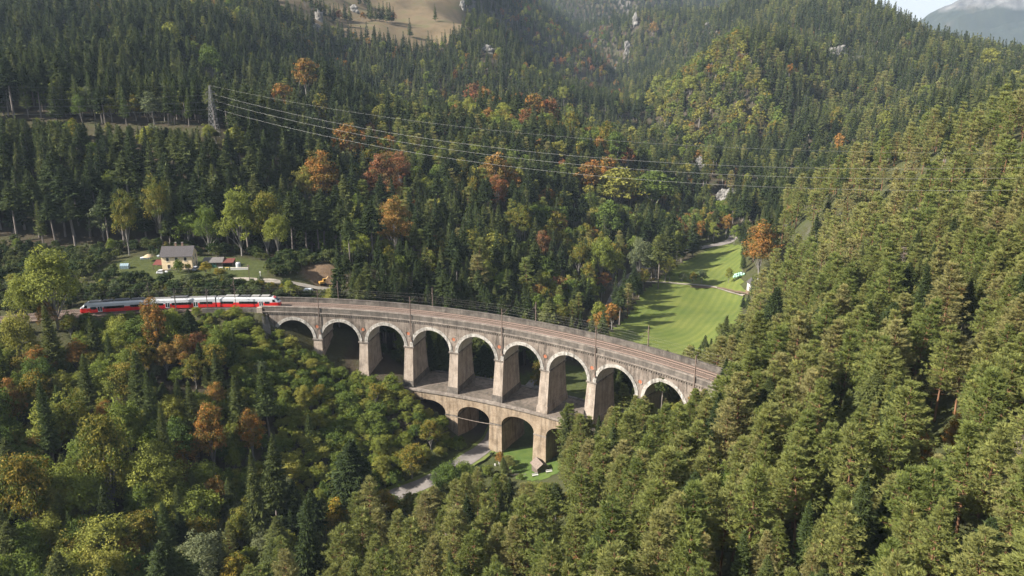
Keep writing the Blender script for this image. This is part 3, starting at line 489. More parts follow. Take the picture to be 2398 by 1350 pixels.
# what the ground hides from the valley is left out (with a margin)
na_, nr_ = 560, 470
gx, gy, gf = ring_grid(); gz = hgt(gx, gy); TZ = gz
gd = np.hypot(gx, gy).reshape(na_, nr_); can = np.where(open_ground(gx, gy) | (gd.ravel() < 60), 0, np.where((gy < 348) & (side(gx, gy) < 6), 1.0, 11.0))
el = ((gz + can - CZ) / np.maximum(gd.ravel(), 1)).reshape(na_, nr_); cm = np.maximum.accumulate(el, 1)
ia = np.clip(((np.arctan2(X, Y + 4) + math.radians(72)) / math.radians(144) * (na_ - 1)).round().astype(int), 0, na_ - 1)
ir = np.array([np.searchsorted(gd[a], d) for a, d in zip(ia, D)]) - 2
hid = (Z + H + 3 + D * .004 - CZ) / D < cm[ia, np.clip(ir, 0, nr_ - 1)]
ok &= ~(hid & (D > 260))
X, Y, Z, H, RD, K, D, NT = [q[ok] for q in (X, Y, Z, H, RD, K, D, NT)]
print('trees', len(X), {k: int((K == k).sum()) for k in set(K)})
ROT = rng.uniform(0, 6.283, len(X)); TILT = rng.normal(0, .03, (len(X), 2))
LOD = np.where(D < 300, 0, np.where(D < 820, 1, 2)); LOD[NT & (D < 470)] = 0; LOD[NT & (D >= 470)] = 1
VAR = rng.randint(0, 1000, len(X))
tall_trunk = (K == 'spruce') & (D < 640) & (((Y > 340) & (Y < 352) & (X < -70)) | ((Y > 432) & (Y < 466) & (X < -150)))
# size in the view decides which trees are individuals
ca, sa = math.cos(0.303), math.sin(0.303)
def project(x, y, z):
    dz = z - CZ; d = y * ca - dz * sa; u = y * sa + dz * ca
    return 1199 + 1893.2 * x / d, 675 - 1893.2 * u / d, d
px, py, dd = project(X, Y, Z + H * .7)
ext = H / np.maximum(dd, 1)
inview = (px > 5) & (px < 2393) & (py > 5) & (py < 1345)
INDIV = np.zeros(len(X), bool)
for k, lim in (('pine', 300), ('spruce', 300), ('larch', 200), ('green', 300), ('grey', 90), ('gold', 120), ('yellow', 20), ('orange', 150), ('red', 60), ('bush', 300), ('thicket', 200), ('dead', 40)):
    i = np.where((K == k) & inview & (D > 40))[0]; i = i[np.argsort(-(ext[i] + NT[i] * 10))][:lim]; INDIV[i] = True
# the rest of each kind: one mass, instanced on its points
def proto_of(kind, lod, var): L_ = PROTO[kind][lod]; return L_[var % len(L_)]
def forest_mass(kind, lods, name, label, cat):
    """one object: points of a mesh, each carrying a copy of one of the kind's trees"""
    sel = []
    for lod in lods:
        for v in range(len(PROTO[kind][lod])): sel.append((lod, v))
    idx = np.where((K == kind) & ~INDIV & np.isin(LOD, lods))[0]
    if not len(idx): return
    colp = bpy.data.collections.new(name + '_kinds'); dims = []
    for q, (lod, v) in enumerate(sel):
        c_, t_, b_, h_, r_ = PROTO[kind][lod][v]; o = bpy.data.objects.new('%s_%02d' % (name, q), b_); colp.objects.link(o); dims.append((h_, r_))
    key = {s: q for q, s in enumerate(sel)}
    which = np.array([key[(LOD[i], VAR[i] % len(PROTO[kind][LOD[i]]))] for i in idx])
    dm = np.array(dims)[which]
    me = bpy.data.meshes.new(name); me.vertices.add(len(idx)); me.vertices.foreach_set('co', np.c_[X, Y, Z][idx].astype(np.float32).ravel())
    def fa(nm, typ, arr, prop='value'):
        a = me.attributes.new(nm, typ, 'POINT'); a.data.foreach_set(prop, arr.ravel())
    fa('which', 'INT', which.astype(np.int32))
    fa('rot', 'FLOAT_VECTOR', np.c_[TILT[idx], ROT[idx]].astype(np.float32), 'vector')
    sx_ = RD[idx] / dm[:, 1]; sz_ = H[idx] / dm[:, 0]
    fa('scl', 'FLOAT_VECTOR', np.c_[sx_, sx_, sz_].astype(np.float32), 'vector')
    o = ob(name, me, kind='stuff', label=label, category=cat)
    ng = bpy.data.node_groups.new(name, 'GeometryNodeTree')
    ng.interface.new_socket('Geometry', in_out='INPUT', socket_type='NodeSocketGeometry'); ng.interface.new_socket('Geometry', in_out='OUTPUT', socket_type='NodeSocketGeometry')
    gi = ng.nodes.new('NodeGroupInput'); go = ng.nodes.new('NodeGroupOutput'); ip = ng.nodes.new('GeometryNodeInstanceOnPoints')
    ci = ng.nodes.new('GeometryNodeCollectionInfo'); ci.inputs['Collection'].default_value = colp; ci.inputs['Separate Children'].default_value = True; ci.inputs['Reset Children'].default_value = True
    def na(nm, typ): q = ng.nodes.new('GeometryNodeInputNamedAttribute'); q.data_type = typ; q.inputs['Name'].default_value = nm; return q.outputs['Attribute']
    er = ng.nodes.new('FunctionNodeEulerToRotation')
    ip.inputs['Pick Instance'].default_value = True
    for a, b in ((gi.outputs[0], ip.inputs['Points']), (ci.outputs[0], ip.inputs['Instance']), (na('which', 'INT'), ip.inputs['Instance Index']), (na('rot', 'FLOAT_VECTOR'), er.inputs[0]),
                 (er.outputs[0], ip.inputs['Rotation']), (na('scl', 'FLOAT_VECTOR'), ip.inputs['Scale']), (ip.outputs[0], go.inputs[0])): ng.links.new(a, b)
    md = o.modifiers.new('spread', 'NODES'); md.node_group = ng
    return o
NAMES = {'pine': ('pine_wood', 'far-off mass of yellow-green pines covering the slopes', 'forest'), 'spruce': ('spruce_forest', 'dark mass of spruces covering the hillsides behind the viaduct', 'forest'),
         'larch': ('larch_wood', 'soft pale green larches scattered through the hill forest', 'forest'), 'green': ('broadleaf_wood', 'green broadleaf trees scattered through the hill forest', 'forest'),
         'grey': ('grey_broadleaf_wood', 'grey-green broadleaf trees scattered through the hill forest', 'forest'), 'gold': ('golden_broadleaf_wood', 'golden green trees scattered through the hill forest', 'forest'),
         'yellow': ('yellow_broadleaf_wood', 'yellow trees in the valley wood', 'forest'), 'orange': ('orange_broadleaf_wood', 'small far-off orange autumn trees in the hill forest', 'forest'),
         'red': ('rust_red_broadleaf_wood', 'small far-off rust red autumn trees in the hill forest', 'forest'), 'dead': ('dead_pine_wood', 'grey dead pines among the living ones', 'forest'), 'thicket': ('thicket', 'shade-tinted green bushes covering the bank behind the railway', 'undergrowth'), 'bush': ('undergrowth', 'low green bushes covering the banks and gaps of the wood', 'undergrowth')}
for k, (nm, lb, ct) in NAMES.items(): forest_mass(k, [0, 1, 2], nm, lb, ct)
# single trees, each with trunk and crown
def where_words(i):
    x_, y_, p_, q_ = X[i], Y[i], px[i], py[i]
    if (K[i] in ('bush',) or y_ < 300) and side(x_, y_) <= 6 and polar(x_, y_)[1] < RR + 4:
        if polar(x_, y_)[1] > RR - 18 and p_ < 640: return 'on the bank just below the red train' if p_ > 180 else 'beside the rails at the left edge'
        if q_ > 1150: return 'in the shady bottom left corner' if p_ < 500 else 'beside the road at the bottom of the valley'
        if p_ < 250: return 'on the shady slope at the left edge'
        if p_ < 560: return 'on the slope below the train'
        if q_ < 880: return 'on the slope under the first arches'
        return 'on the slope left of the lower arches' if p_ < 1000 else 'beside the road under the lower arches'
    if side(x_, y_) > 6 and y_ < 545:
        if p_ > 2050: return 'in the bottom right corner' if q_ > 1050 else ('at the right edge, level with the viaduct' if q_ > 650 else 'on the upper slope at the right edge')
        if q_ > 1150: return 'at the bottom, nearest the viewer' if p_ < 1500 else 'on the lower right slope near the viewer'
        if p_ > 1650: return 'on the right slope beyond the viaduct end' if q_ > 700 else 'on the right slope above the green meadow'
        return "on the slope hiding the viaduct's right end" if q_ > 860 else 'beside the green meadow'
    if x_ < -75 - .12 * (y_ - 340) and y_ < 860:
        if y_ < 346: return 'on the bank below the cream house'
        if q_ > 420: return 'in the wood behind the cream house' if p_ > 230 else 'in the wood at the left edge above the train'
        if q_ > 290: return 'in the wood below the steel pylon' if p_ > 330 else 'on the left hillside below the power line'
        return 'on the left hillside above the power line'
    if y_ < 345: return 'just behind the viaduct'
    if y_ < 880: return 'at the foot of the wooded spur by the meadow' if p_ > 1330 and q_ > 430 else ('on the lower wooded spur behind the viaduct' if q_ > 430 else 'on the upper wooded spur in the middle')
    if side(x_, y_) > 6: return 'on the far mountain at the right'
    return 'on the hill below the brown pasture'
LOOK = {'pine': ('pine_tree', 'pine tree', 'pine', 'yellow-green pine'), 'spruce': ('spruce_tree', 'spruce', 'spruce', 'dark pointed spruce'),
        'larch': ('larch_tree', 'larch', 'larch', 'soft pale larch'), 'green': ('broadleaf_tree', 'tree', 'green', 'green leafy tree'), 'grey': ('willow_tree', 'tree', 'grey', 'grey-green rounded tree'),
        'gold': ('maple_tree', 'tree', 'gold', 'golden green autumn tree'), 'yellow': ('yellow_maple_tree', 'tree', 'yellow', 'bright yellow autumn tree'), 'orange': ('beech_tree', 'tree', 'orange', 'orange autumn tree'),
        'red': ('rust_red_beech_tree', 'tree', 'red', 'rust red autumn tree'), 'bush': ('bush', 'bush', 'bush', 'low rounded green bush'), 'dead': ('dead_pine_tree', 'pine tree', 'dead', 'bare grey dead pine'), 'thicket': ('thicket_bush', 'bush', 'bush', 'shade-tinted green bush')}
LABELS = {}
for i in np.where(INDIV)[0]:
    k = K[i]; nm, cat, _, look = LOOK[k]
    lod = LOD[i]; c_, t_, b_, h_, r_ = proto_of(k, lod, (VAR[i] if not tall_trunk[i] else 2))
    e = bpy.data.objects.new(nm, None); COL.objects.link(e); e.empty_display_size = .5
    e.location = (X[i], Y[i], Z[i]); e.rotation_euler = (TILT[i, 0], TILT[i, 1], ROT[i]); s_ = RD[i] / r_; e.scale = (s_, s_, H[i] / h_)
    ww = where_words(i)
    sz = ('low ' if H[i] < 9 else 'tall ' if H[i] > 19 else '') if k not in ('bush', 'thicket') else ''
    e['category'] = cat; e['group'] = look + ('es ' if k in ('bush', 'thicket') else 's ') + ww; LABELS.setdefault(sz + look + ' ' + ww, []).append((e, px[i], py[i]))
    for pn, me_ in (('trunk', t_), ('crown', c_)):
        o = bpy.data.objects.new(pn, me_); COL.objects.link(o); o.parent = e

for lb, mem in LABELS.items():                    # tell apart the members of a stand by where in it they grow
    if len(mem) == 1: mem[0][0]['label'] = lb; continue
    mem.sort(key=lambda q: q[2]); nrow = 1 if len(mem) < 4 else 2 if len(mem) < 10 else 3
    rows = [list(r_) for r_ in np.array_split(np.arange(len(mem)), nrow)]
    rn_ = {1: [''], 2: ['upper ', 'lower '], 3: ['upper ', 'middle ', 'lower ']}[nrow]
    for r_, w_ in zip(rows, rn_):
        r_ = sorted(r_, key=lambda q: mem[q][1]); nc_ = min(len(r_), 5)
        cw = {1: ['one'], 2: ['left', 'right'], 3: ['left', 'centre', 'right'], 4: ['leftmost', 'left', 'right', 'rightmost'], 5: ['leftmost', 'left', 'centre', 'right', 'rightmost']}[nc_]
        for c_, word in zip(np.array_split(np.array(r_), nc_), cw):
            for q in c_: mem[q][0]['label'] = lb + ', ' + w_ + word

# ------------------------------------------------------------------ the ground
def ground_mat():
    m, nt, b = new_mat('forest_floor', 0.95, 0.1)
    f = noise(nt, 0.09, 6); c = ramp(nt, f, [(.3, (.038, .030, .022)), (.5, (.052, .042, .029)), (.7, (.050, .056, .024))])
    g = noise(nt, 0.5, 6, .7); grass = ramp(nt, g, [(.3, (.036, .046, .016)), (.7, (.068, .078, .026))])
    c = mixc(nt, attr(nt, 'grass').outputs['Fac'], c, grass)
    h1 = noise(nt, .035, 8, .65); hay = ramp(nt, h1, [(.3, (.085, .066, .040)), (.5, (.130, .098, .060)), (.68, (.100, .094, .045))])
    c = mixc(nt, attr(nt, 'hay').outputs['Fac'], c, hay)
    s1 = noise(nt, .25, 7, .7); soil = ramp(nt, s1, [(.3, (.085, .055, .034)), (.7, (.165, .115, .075))])
    c = mixc(nt, attr(nt, 'soil').outputs['Fac'], c, soil)
    g_ = nt.nodes.new('ShaderNodeNewGeometry'); sz_ = nt.nodes.new('ShaderNodeSeparateXYZ'); nt.links.new(g_.outputs['True Normal'], sz_.inputs[0])
    rk = ramp(nt, noise(nt, .3, 7, .7), [(.3, (.05, .046, .041)), (.7, (.15, .142, .13))])
    st_ = ramp(nt, math_(nt, 'ADD', sz_.outputs['Z'], math_(nt, 'MULTIPLY', math_(nt, 'SUBTRACT', noise(nt, .12, 5), .5), .25)), [(.54, (1, 1, 1)), (.64, (0, 0, 0))])
    c = mixc(nt, st_, c, rk)
    nt.links.new(c, b.inputs['Base Color']); bump(nt, b, noise(nt, .8, 6, .7), .6, .6)
    return m
tt_, rr_ = polar(gx, gy)
grass = np.zeros(len(gx)); yard = in_poly(gx, gy, YARD) | in_poly(gx, gy, LAWN) | in_poly(gx, gy, GLADE)
grass[yard] = 1
grass = np.maximum(grass, ((gy < 345) & (gx < -60) & (rr_ > RR - 14)) * .45)
grass = np.maximum(grass, sstep(26, 10, np.abs(side(gx, gy))) * (gy < 560) * .9)
grass = np.maximum(grass, (side(gx, gy) > 6) * (gy < 560) * (.35 + .5 * vnoise(gx, gy, 14, 4)))
grass[in_poly(gx, gy, [(-335, 436), (-250, 427), (-165, 421), (-144, 426), (-146, 440), (-250, 444), (-335, 454)])] = .25
hay = in_poly(gx, gy, HAY).astype(float) * (0.55 + .45 * (vnoise(gx, gy, 45, 2) > .25))
dpit = np.hypot((gx + 76.5) / 1.35, gy - 315); soil = np.maximum(sstep(9, 4.5, dpit), sstep(6, 3, np.hypot(gx + 7, gy - 172)))
hay = np.maximum(hay, .0)
far_hay = sstep(0, 1, (vnoise(gx, gy, 120, 6) - .93) * 30) * (gy > 900); hay = np.maximum(hay, far_hay)
gz2 = gz + 1.1 * sstep(7, 2, np.hypot(gx + 77, gy - 318)) - 1.2 * sstep(6, 2, np.hypot(gx + 76, gy - 311))
M['floor'] = ground_mat()
terrain = ob('terrain', mesh_np('terrain', np.c_[gx, gy, gz2], gf[:, ::-1], [M['floor']], {'grass': ('POINT', grass), 'hay': ('POINT', hay), 'soil': ('POINT', soil)}, smooth=True), kind='structure')
# wide low land that carries the terrain out to the horizon
m, nt, b = new_mat('far_land', .95, .1); nt.links.new(ramp(nt, noise(nt, .002, 6), [(.3, (.035, .05, .025)), (.7, (.07, .08, .035))]), b.inputs['Base Color'])
a = np.linspace(0, 2 * np.pi, 97)[:-1]; V = [(0, 0, -70.0)] + [(14000 * math.cos(q), 3000 + 14000 * math.sin(q), -70.0) for q in a]
ob('ground', mesh_np('ground', V, [(0, 1 + i, 1 + (i + 1) % 96) for i in range(96)], [m]), kind='structure')
def resample(pl, step):
    p = np.asarray(pl, float)
    # Catmull-Rom through the points
    q = []
    P = np.r_[[2 * p[0] - p[1]], p, [2 * p[-1] - p[-2]]]
    for i in range(1, len(P) - 2):
        k = max(2, int(np.hypot(*(P[i + 1] - P[i])) / step))
        for t in np.arange(k) / k:
            q.append(.5 * (2 * P[i] + (P[i + 1] - P[i - 1]) * t + (2 * P[i - 1] - 5 * P[i] + 4 * P[i + 1] - P[i + 2]) * t * t + (3 * P[i] - P[i - 1] - 3 * P[i + 1] + P[i + 2]) * t ** 3))
    q.append(p[-1]); return np.array(q)
def ribbon(name, pl, width, mat, lift, step=2.0, nw=4, edge=0.0, seed=0, **props):
    c = resample(pl, step); d = np.gradient(c, axis=0); d /= np.linalg.norm(d, axis=1)[:, None]; nrm = np.c_[d[:, 1], -d[:, 0]]
    r = np.random.RandomState(seed); k = len(c)
    wl = width / 2 + edge * (vnoise(np.arange(k) * step, np.zeros(k), 3.0, seed) - .5); wr = width / 2 + edge * (vnoise(np.arange(k) * step, np.zeros(k) + 50, 3.0, seed) - .5)
    V = []
    zc = hgt(c[:, 0], c[:, 1]); zc = np.convolve(np.r_[[zc[0]] * 3, zc, [zc[-1]] * 3], np.ones(7) / 7, 'valid')
    for j in range(nw + 1):
        s = j / nw * 2 - 1; off = np.where(s < 0, wl, wr) * s
        xy = c + nrm * off[:, None]; zz = np.maximum(hgt(xy[:, 0], xy[:, 1]) + lift * .6, zc + lift)
        V.append(np.c_[xy, zz])
    V = np.stack(V, 1).reshape(-1, 3); i = np.arange(k - 1)[:, None] * (nw + 1); j = np.arange(nw)[None]
    Fq = np.stack([i + j, i + j + 1, i + nw + 2 + j, i + nw + 1 + j], -1).reshape(-1, 4)
    return ob(name, mesh_np(name, V, Fq, [mat], smooth=True), **props)
# meadow: mown grass in bands
def meadow_mat():
    m, nt, b = new_mat('mown_grass', .85, .15)
    f = noise(nt, .06, 6, .6); c = ramp(nt, f, [(.3, (.078, .108, .025)), (.7, (.128, .146, .037))])
    g = attr(nt, 'band').outputs['Fac']
    wv = math_(nt, 'SINE', math_(nt, 'ADD', math_(nt, 'MULTIPLY', g, 1.75), math_(nt, 'MULTIPLY', noise(nt, .05, 3), 3.0)))
    k = ramp(nt, math_(nt, 'MULTIPLY_ADD', wv, .5, .5), [(.2, (.90, .93, .90)), (.8, (1.08, 1.06, 1.03))])
    c = mixc(nt, 1.0, c, k, 'MULTIPLY')
    n2 = noise(nt, 1.6, 5, .7); c = mixc(nt, 1.0, c, ramp(nt, n2, [(.3, (.82, .84, .8)), (.7, (1.12, 1.1, 1.05))]), 'MULTIPLY')
    nt.links.new(c, b.inputs['Base Color']); bump(nt, b, n2, .5, .15); return m
def drape(name, poly, mat, lift, step=2.5, band=None, **props):
    p = np.asarray(poly, float); x0, y0 = p.min(0); x1, y1 = p.max(0)
    xs = np.arange(x0, x1 + step, step); ys = np.arange(y0, y1 + step, step); GX, GY = np.meshgrid(xs, ys, indexing='ij')
    ins = in_poly(GX, GY, poly); ny_ = len(ys); Fq = []
    c4 = ins[:-1, :-1].astype(int) + ins[1:, :-1] + ins[1:, 1:] + ins[:-1, 1:]
    for i, j in zip(*np.where(c4 >= 2)): Fq.append((i * ny_ + j, (i + 1) * ny_ + j, (i + 1) * ny_ + j + 1, i * ny_ + j + 1))
    gzz = hgt(GX.ravel(), GY.ravel()); jx = GX.ravel() + .0; V = np.c_[jx, GY.ravel(), gzz + lift]
    at = {'band': ('POINT', band(GX.ravel(), GY.ravel()))} if band else None
    return ob(name, mesh_np(name, V, Fq, [mat], at, smooth=True), **props)
M['meadow'] = meadow_mat()
drape('meadow', MEADOW, M['meadow'], .16, band=lambda x, y: d_line(x, y, [(58, 385), (103, 478), (141, 524)]) * .9, kind='structure')
m, nt, b = new_mat('lush_grass', .85, .15); nt.links.new(ramp(nt, noise(nt, .35, 7, .7), [(.3, (.050, .088, .020)), (.7, (.095, .132, .030))]), b.inputs['Base Color']); bump(nt, b, noise(nt, 2, 5), .5, .2)
M['lush'] = m
drape('grass_patch', LAWN, M['lush'], .12, step=1.2, kind='structure')
def road_mat(name, lo, hi, sc_=.5):
    m, nt, b = new_mat(name, .9, .2); f = noise(nt, sc_, 7, .65); nt.links.new(ramp(nt, f, [(.3, lo), (.7, hi)]), b.inputs['Base Color']); bump(nt, b, noise(nt, 6, 3), .2, .03); return m
M['asphalt'] = road_mat('old_asphalt', (.145, .13, .122), (.215, .195, .182), .35)
M['gravel'] = road_mat('pale_gravel', (.20, .175, .145), (.33, .295, .25))
M['verge'] = road_mat('road_verge', (.085, .115, .030), (.145, .165, .05), .6)
ribbon('road_verge', ROAD[:9], 8.2, M['verge'], .20, step=2, nw=6, edge=1.2, seed=2, kind='structure')
ribbon('road', ROAD, 5.8, M['asphalt'], .30, step=2, edge=.15, seed=1, kind='structure')
ribbon('gravel_path', TRACKWAY, 3.4, M['gravel'], .15, edge=.9, seed=3, kind='structure')
M['soil_strip'] = road_mat('bare_soil', (.10, .07, .045), (.17, .125, .085), .4)
ribbon('soil_strip', [(a + 3.0, b - 2.6) for a, b in FIELDPATH[2:]], 4.2, M['soil_strip'], .20, edge=2.0, seed=7, kind='structure')
ribbon('field_path', FIELDPATH, 2.6, M['gravel'], .26, edge=.7, seed=4, kind='structure')
M['limestone_chips'] = road_mat('limestone_chips', (.30, .26, .22), (.46, .41, .36), .8)
ribbon('stony_patch', [(-11, 165), (-8, 171), (-5, 178)], 6.5, M['limestone_chips'], .25, step=1, nw=6, edge=2.5, seed=5, kind='structure')

# ------------------------------------------------------------------ masonry
def masonry(name, lo, mid, hi, stain=.55, course=1.1, bsc=1.0, fs=.35):
    m, nt, b = new_mat(name, .92, .12)
    f = noise(nt, fs, 8, .70); c = ramp(nt, f, [(.30, lo), (.5, mid), (.70, hi)])
    s = noise(nt, .9, 6, .7, sc3=(1, 1, .10)); c = mixc(nt, 1.0, c, ramp(nt, s, [(.34, (1 - stain * .7,) * 3), (.52, (1, 1, 1)), (.75, (1.12, 1.1, 1.06))]), 'MULTIPLY')
    p = noise(nt, 2.6, 5, .7); c = mixc(nt, 1.0, c, ramp(nt, p, [(.3, (.80, .78, .76)), (.6, (1.08, 1.07, 1.05))]), 'MULTIPLY')
    sx_ = nt.nodes.new('ShaderNodeSeparateXYZ'); nt.links.new(pos(nt), sx_.inputs[0])
    fr = math_(nt, 'FRACT', math_(nt, 'MULTIPLY', sx_.outputs['Z'], course)); j = ramp(nt, fr, [(.0, (.86, .85, .84)), (.07, (1, 1, 1))])
    c = mixc(nt, 1.0, c, j, 'MULTIPLY')
    nt.links.new(c, b.inputs['Base Color']); bump(nt, b, noise(nt, 1.8, 6, .7), .5, .12 * bsc); return m
M['spandrel'] = masonry('weathered_render', (.100, .084, .073), (.178, .150, .130), (.270, .232, .203), .9)
M['pier'] = masonry('pier_masonry', (.195, .162, .135), (.275, .232, .196), (.345, .298, .258), .55)
M['ring'] = masonry('whitewashed_voussoirs', (.13, .12, .108), (.30, .285, .265), (.50, .485, .46), .8, course=1.6, fs=1.1)
M['vault'] = masonry('vault_masonry', (.33, .305, .275), (.44, .41, .375), (.50, .47, .435), .3)
M['parapet'] = masonry('lichened_parapet', (.055, .050, .046), (.105, .094, .085), (.180, .16, .142), .6)
M['coping'] = masonry('pale_coping', (.12, .102, .088), (.205, .178, .158), (.31, .275, .245), .6)
M['lower'] = masonry('lower_tier_masonry', (.165, .124, .088), (.255, .20, .148), (.33, .272, .212), .75)
M['deck'] = masonry('lower_deck_paving', (.085, .078, .066), (.155, .132, .114), (.235, .202, .175), .6, course=.0, fs=.22)
M['brickred'] = plain('red_brick_disc', (.30, .115, .065), .9, .1, .3, 2)
M['ballast'] = road_mat('rusty_ballast', (.085, .060, .048), (.185, .140, .115), 1.6)
M['sleeper'] = plain('sleeper', (.10, .080, .065), .9, .1, .3, 4)
M['rail'] = plain('rusty_rail', (.30, .215, .175), .45, .5, .15, 3, metal=.3)
M['steel'] = plain('rusty_brown_steel', (.145, .105, .085), .7, .3, .25, 2)
M['wire'] = plain('dull_copper_wire', (.17, .15, .14), .5, .4, .1)
def at_arc(t, r, z): return (RC[0] + r * math.sin(t), RC[1] + r * math.cos(t), z)
def arc_grid(T, prof, closed=True):
    """sweep a profile of (r offset, z) along angles T"""
    T = np.asarray(T); k = len(prof)
    V = [at_arc(t, RR + r, z) for t in T for r, z in prof]
    Fq = []
    for i in range(len(T) - 1):
        for j in range(k if closed else k - 1):
            a = i * k + j; b = i * k + (j + 1) % k; Fq.append((a, b, b + k, a + k))
    return V, Fq
def sweep(name, T, prof, mat, parent=None, caps=True, **props):
    V, Fq = arc_grid(T, prof); me = bpy.data.meshes.new(name)
    fs = [list(f) for f in Fq]
    if caps: n = len(prof); fs += [list(range(n))[::-1], [len(V) - n + j for j in range(n)]]
    me.from_pydata(V, [], fs); me.materials.append(mat); me.update(); fix(me)
    return ob(name, me, parent, **props)
def fix(me):
    bm = bmesh.new(); bm.from_mesh(me); bmesh.ops.recalc_face_normals(bm, faces=bm.faces); bm.to_mesh(me); bm.free()
def poly(name, V, Fs, mat, parent=None, fixn=True, **props):
    me = bpy.data.meshes.new(name); me.from_pydata([tuple(v) for v in V], [], [list(f) for f in Fs]); me.materials.append(mat); me.update()
    if fixn: fix(me)
    return ob(name, me, parent, **props)
PT_ = lambda i: RT0 + RDT * (i - 1)              # angle of pier i (0..10)
WD = 10.9                                       # width of the upper viaduct
via = ob('viaduct', None, label='two-tiered curved stone railway viaduct with round arches crossing the valley', category='viaduct')
SPR = -10.0; HW = 1.55; AR = 8.5 - HW; TOP = -.55
NA = 28
def frustum(t, hw0, r0a, r1a, z0, hw1, r0b, r1b, z1):
    """block about the radial line t: half width and radial offsets at z0 (bottom) and z1 (top)"""
    V = []
    for hw, ra, rb, zz in ((hw0, r0a, r1a, z0), (hw1, r0b, r1b, z1)):
        for s, r in ((-1, ra), (1, ra), (1, rb), (-1, rb)): V.append(at_arc(t + s * hw / (RR + r), RR + r, zz))
    return V, [(0, 3, 2, 1), (4, 5, 6, 7), (0, 1, 5, 4), (1, 2, 6, 5), (2, 3, 7, 6), (3, 0, 4, 7)]
for i in range(10):                              # ten arches of the upper tier
    tm = (PT_(i) + PT_(i + 1)) / 2
    th = np.pi - np.pi * np.arange(NA + 1) / NA
    ax = AR * np.cos(th); az = SPR + AR * np.sin(th)
    ang = lambda xx, r: tm + xx / RR
    # vault soffit
    V = [at_arc(ang(a, 0), RR + r, zz) for r in (.02, WD - .02) for a, zz in zip(ax, az)]
    k = NA + 1; Fs = [(j, j + 1, j + 1 + k, j + k) for j in range(NA)]
    o = poly('vault', V, Fs, M['vault'], via, fixn=False)
    # spandrel walls, near and far, with thickness given by the vault between
    xs = np.r_[-8.5, ax, 8.5]; zs = np.r_[SPR, az, SPR]; xs[1] -= .0
    for r, nm in ((0, 'spandrel_wall'), (WD, 'spandrel_wall')):
        V = [at_arc(ang(a, r), RR + r, zz) for a, zz in zip(xs, zs)] + [at_arc(ang(a, r), RR + r, TOP) for a in xs]; k = len(xs)
        poly(nm, V, [(j, j + 1, j + 1 + k, j + k) for j in range(k - 1)], M['spandrel'], via, fixn=False)
        # ring of white voussoirs standing proud of the wall
        pr = -.18 if r == 0 else .18; r2 = r + pr; nv = 26
        V = []; RO = AR + 1.12
        for a_ in th:
            jx = 1
            for rad, ro in ((AR - .02, r2), (RO, r2), (RO, r), (AR - .02, r)): V.append(at_arc(ang(rad * math.cos(a_), 0), RR + ro, SPR + rad * math.sin(a_)))
        Fs = [(4 * j + q, 4 * j + (q + 1) % 4, 4 * j + 4 + (q + 1) % 4, 4 * j + 4 + q) for j in range(NA) for q in range(4)]
        poly('arch_ring', V, Fs, M['ring'], via)
def base_z(t): return min(float(hgt(*at_arc(t, RR + r, 0)[:2])[0]) for r in (-3, 5, 14))
LD = -24.4                                       # top of the lower tier
for i in range(0, 11):
    t = PT_(i); low_t = 3 <= i <= 8 and i != 8
    zb = LD - .1 if 3 <= i <= 7 else base_z(t) - 2.0
    zb = max(zb, -30) if i not in (3, 4, 5, 6, 7) else zb
    bat = (SPR - zb) * .125; sl = (SPR - zb) * .020
    V, Fs = frustum(t, HW + sl, -bat, WD + bat * .8, zb, HW, 0, WD, SPR - .02)
    p = poly('pier', V, Fs, M['pier'], via)
    V, Fs = frustum(t, HW + .26, -.28, WD + .28, SPR - .42, HW + .38, -.42, WD + .42, SPR + .10); poly('capital', V, Fs, M['coping'], p)
    zg = max(zb, float(hgt(*at_arc(t, RR - 2, 0)[:2])[0]) - .5) if not (3 <= i <= 7) else zb
    hp_ = 2.3; q = (SPR - zg - hp_) * .125; q2 = (SPR - zg) * .125; s1 = (SPR - zg - hp_) * .02
    V, Fs = frustum(t, HW + s1 + .26, -q2 - .25, WD + q2 * .8 + .25, zg + .01, HW + s1 + .22, -q - .22, WD + q * .8 + .22, zg + hp_); poly('plinth', V, Fs, M['parapet'] if 3 <= i <= 5 else M['pier'], p)
    # red brick disc over the pier
    if 1 <= i <= 9:
        V = [at_arc(t, RR - .06, -5.2)]; V += [at_arc(t + .62 * math.cos(a) / RR, RR - .06, -5.2 + .62 * math.sin(a)) for a in np.arange(20) * math.pi / 10]
        d = poly('roundel', V, [(0, 1 + k, 1 + (k + 1) % 20) for k in range(20)], M['brickred'], via, fixn=False)
        V = []; Fs = []
        for k in range(20):
            a = k * math.pi / 10
            for rad, ro in ((.62, -.06), (.66, -.16), (.92, -.16), (.95, -.0)): V.append(at_arc(t + rad * math.cos(a) / RR, RR + ro, -5.2 + rad * math.sin(a)))
        for k in range(20):
            for j in range(3): a = k * 4 + j; b = ((k + 1) % 20) * 4 + j; Fs.append((a, a + 1, b + 1, b))
        poly('frame', V, Fs, M['spandrel'], d)
TA = np.linspace(PT_(0) - .012, PT_(10) + .02, 150)
for s in (0, 1):                                 # cornice, parapet and coping on both sides
    f = (lambda r: r) if s == 0 else (lambda r: WD - r)
    sweep('cornice', TA, [(f(-.0), -.62), (f(-.22), -.60), (f(-.42), -.30), (f(-.46), -.02), (f(.1), .0), (f(.1), -.6)], M['coping'], via)
    sweep('parapet', TA, [(f(-.05), .004), (f(-.05), 1.55), (f(.62), 1.55), (f(.62), .004)], M['parapet'], via)
    sweep('coping', TA, [(f(-.16), 1.555), (f(-.16), 1.82), (f(.74), 1.82), (f(.74), 1.555)], M['coping'] if s == 0 else M['parapet'], via)
V = []; Fs = []
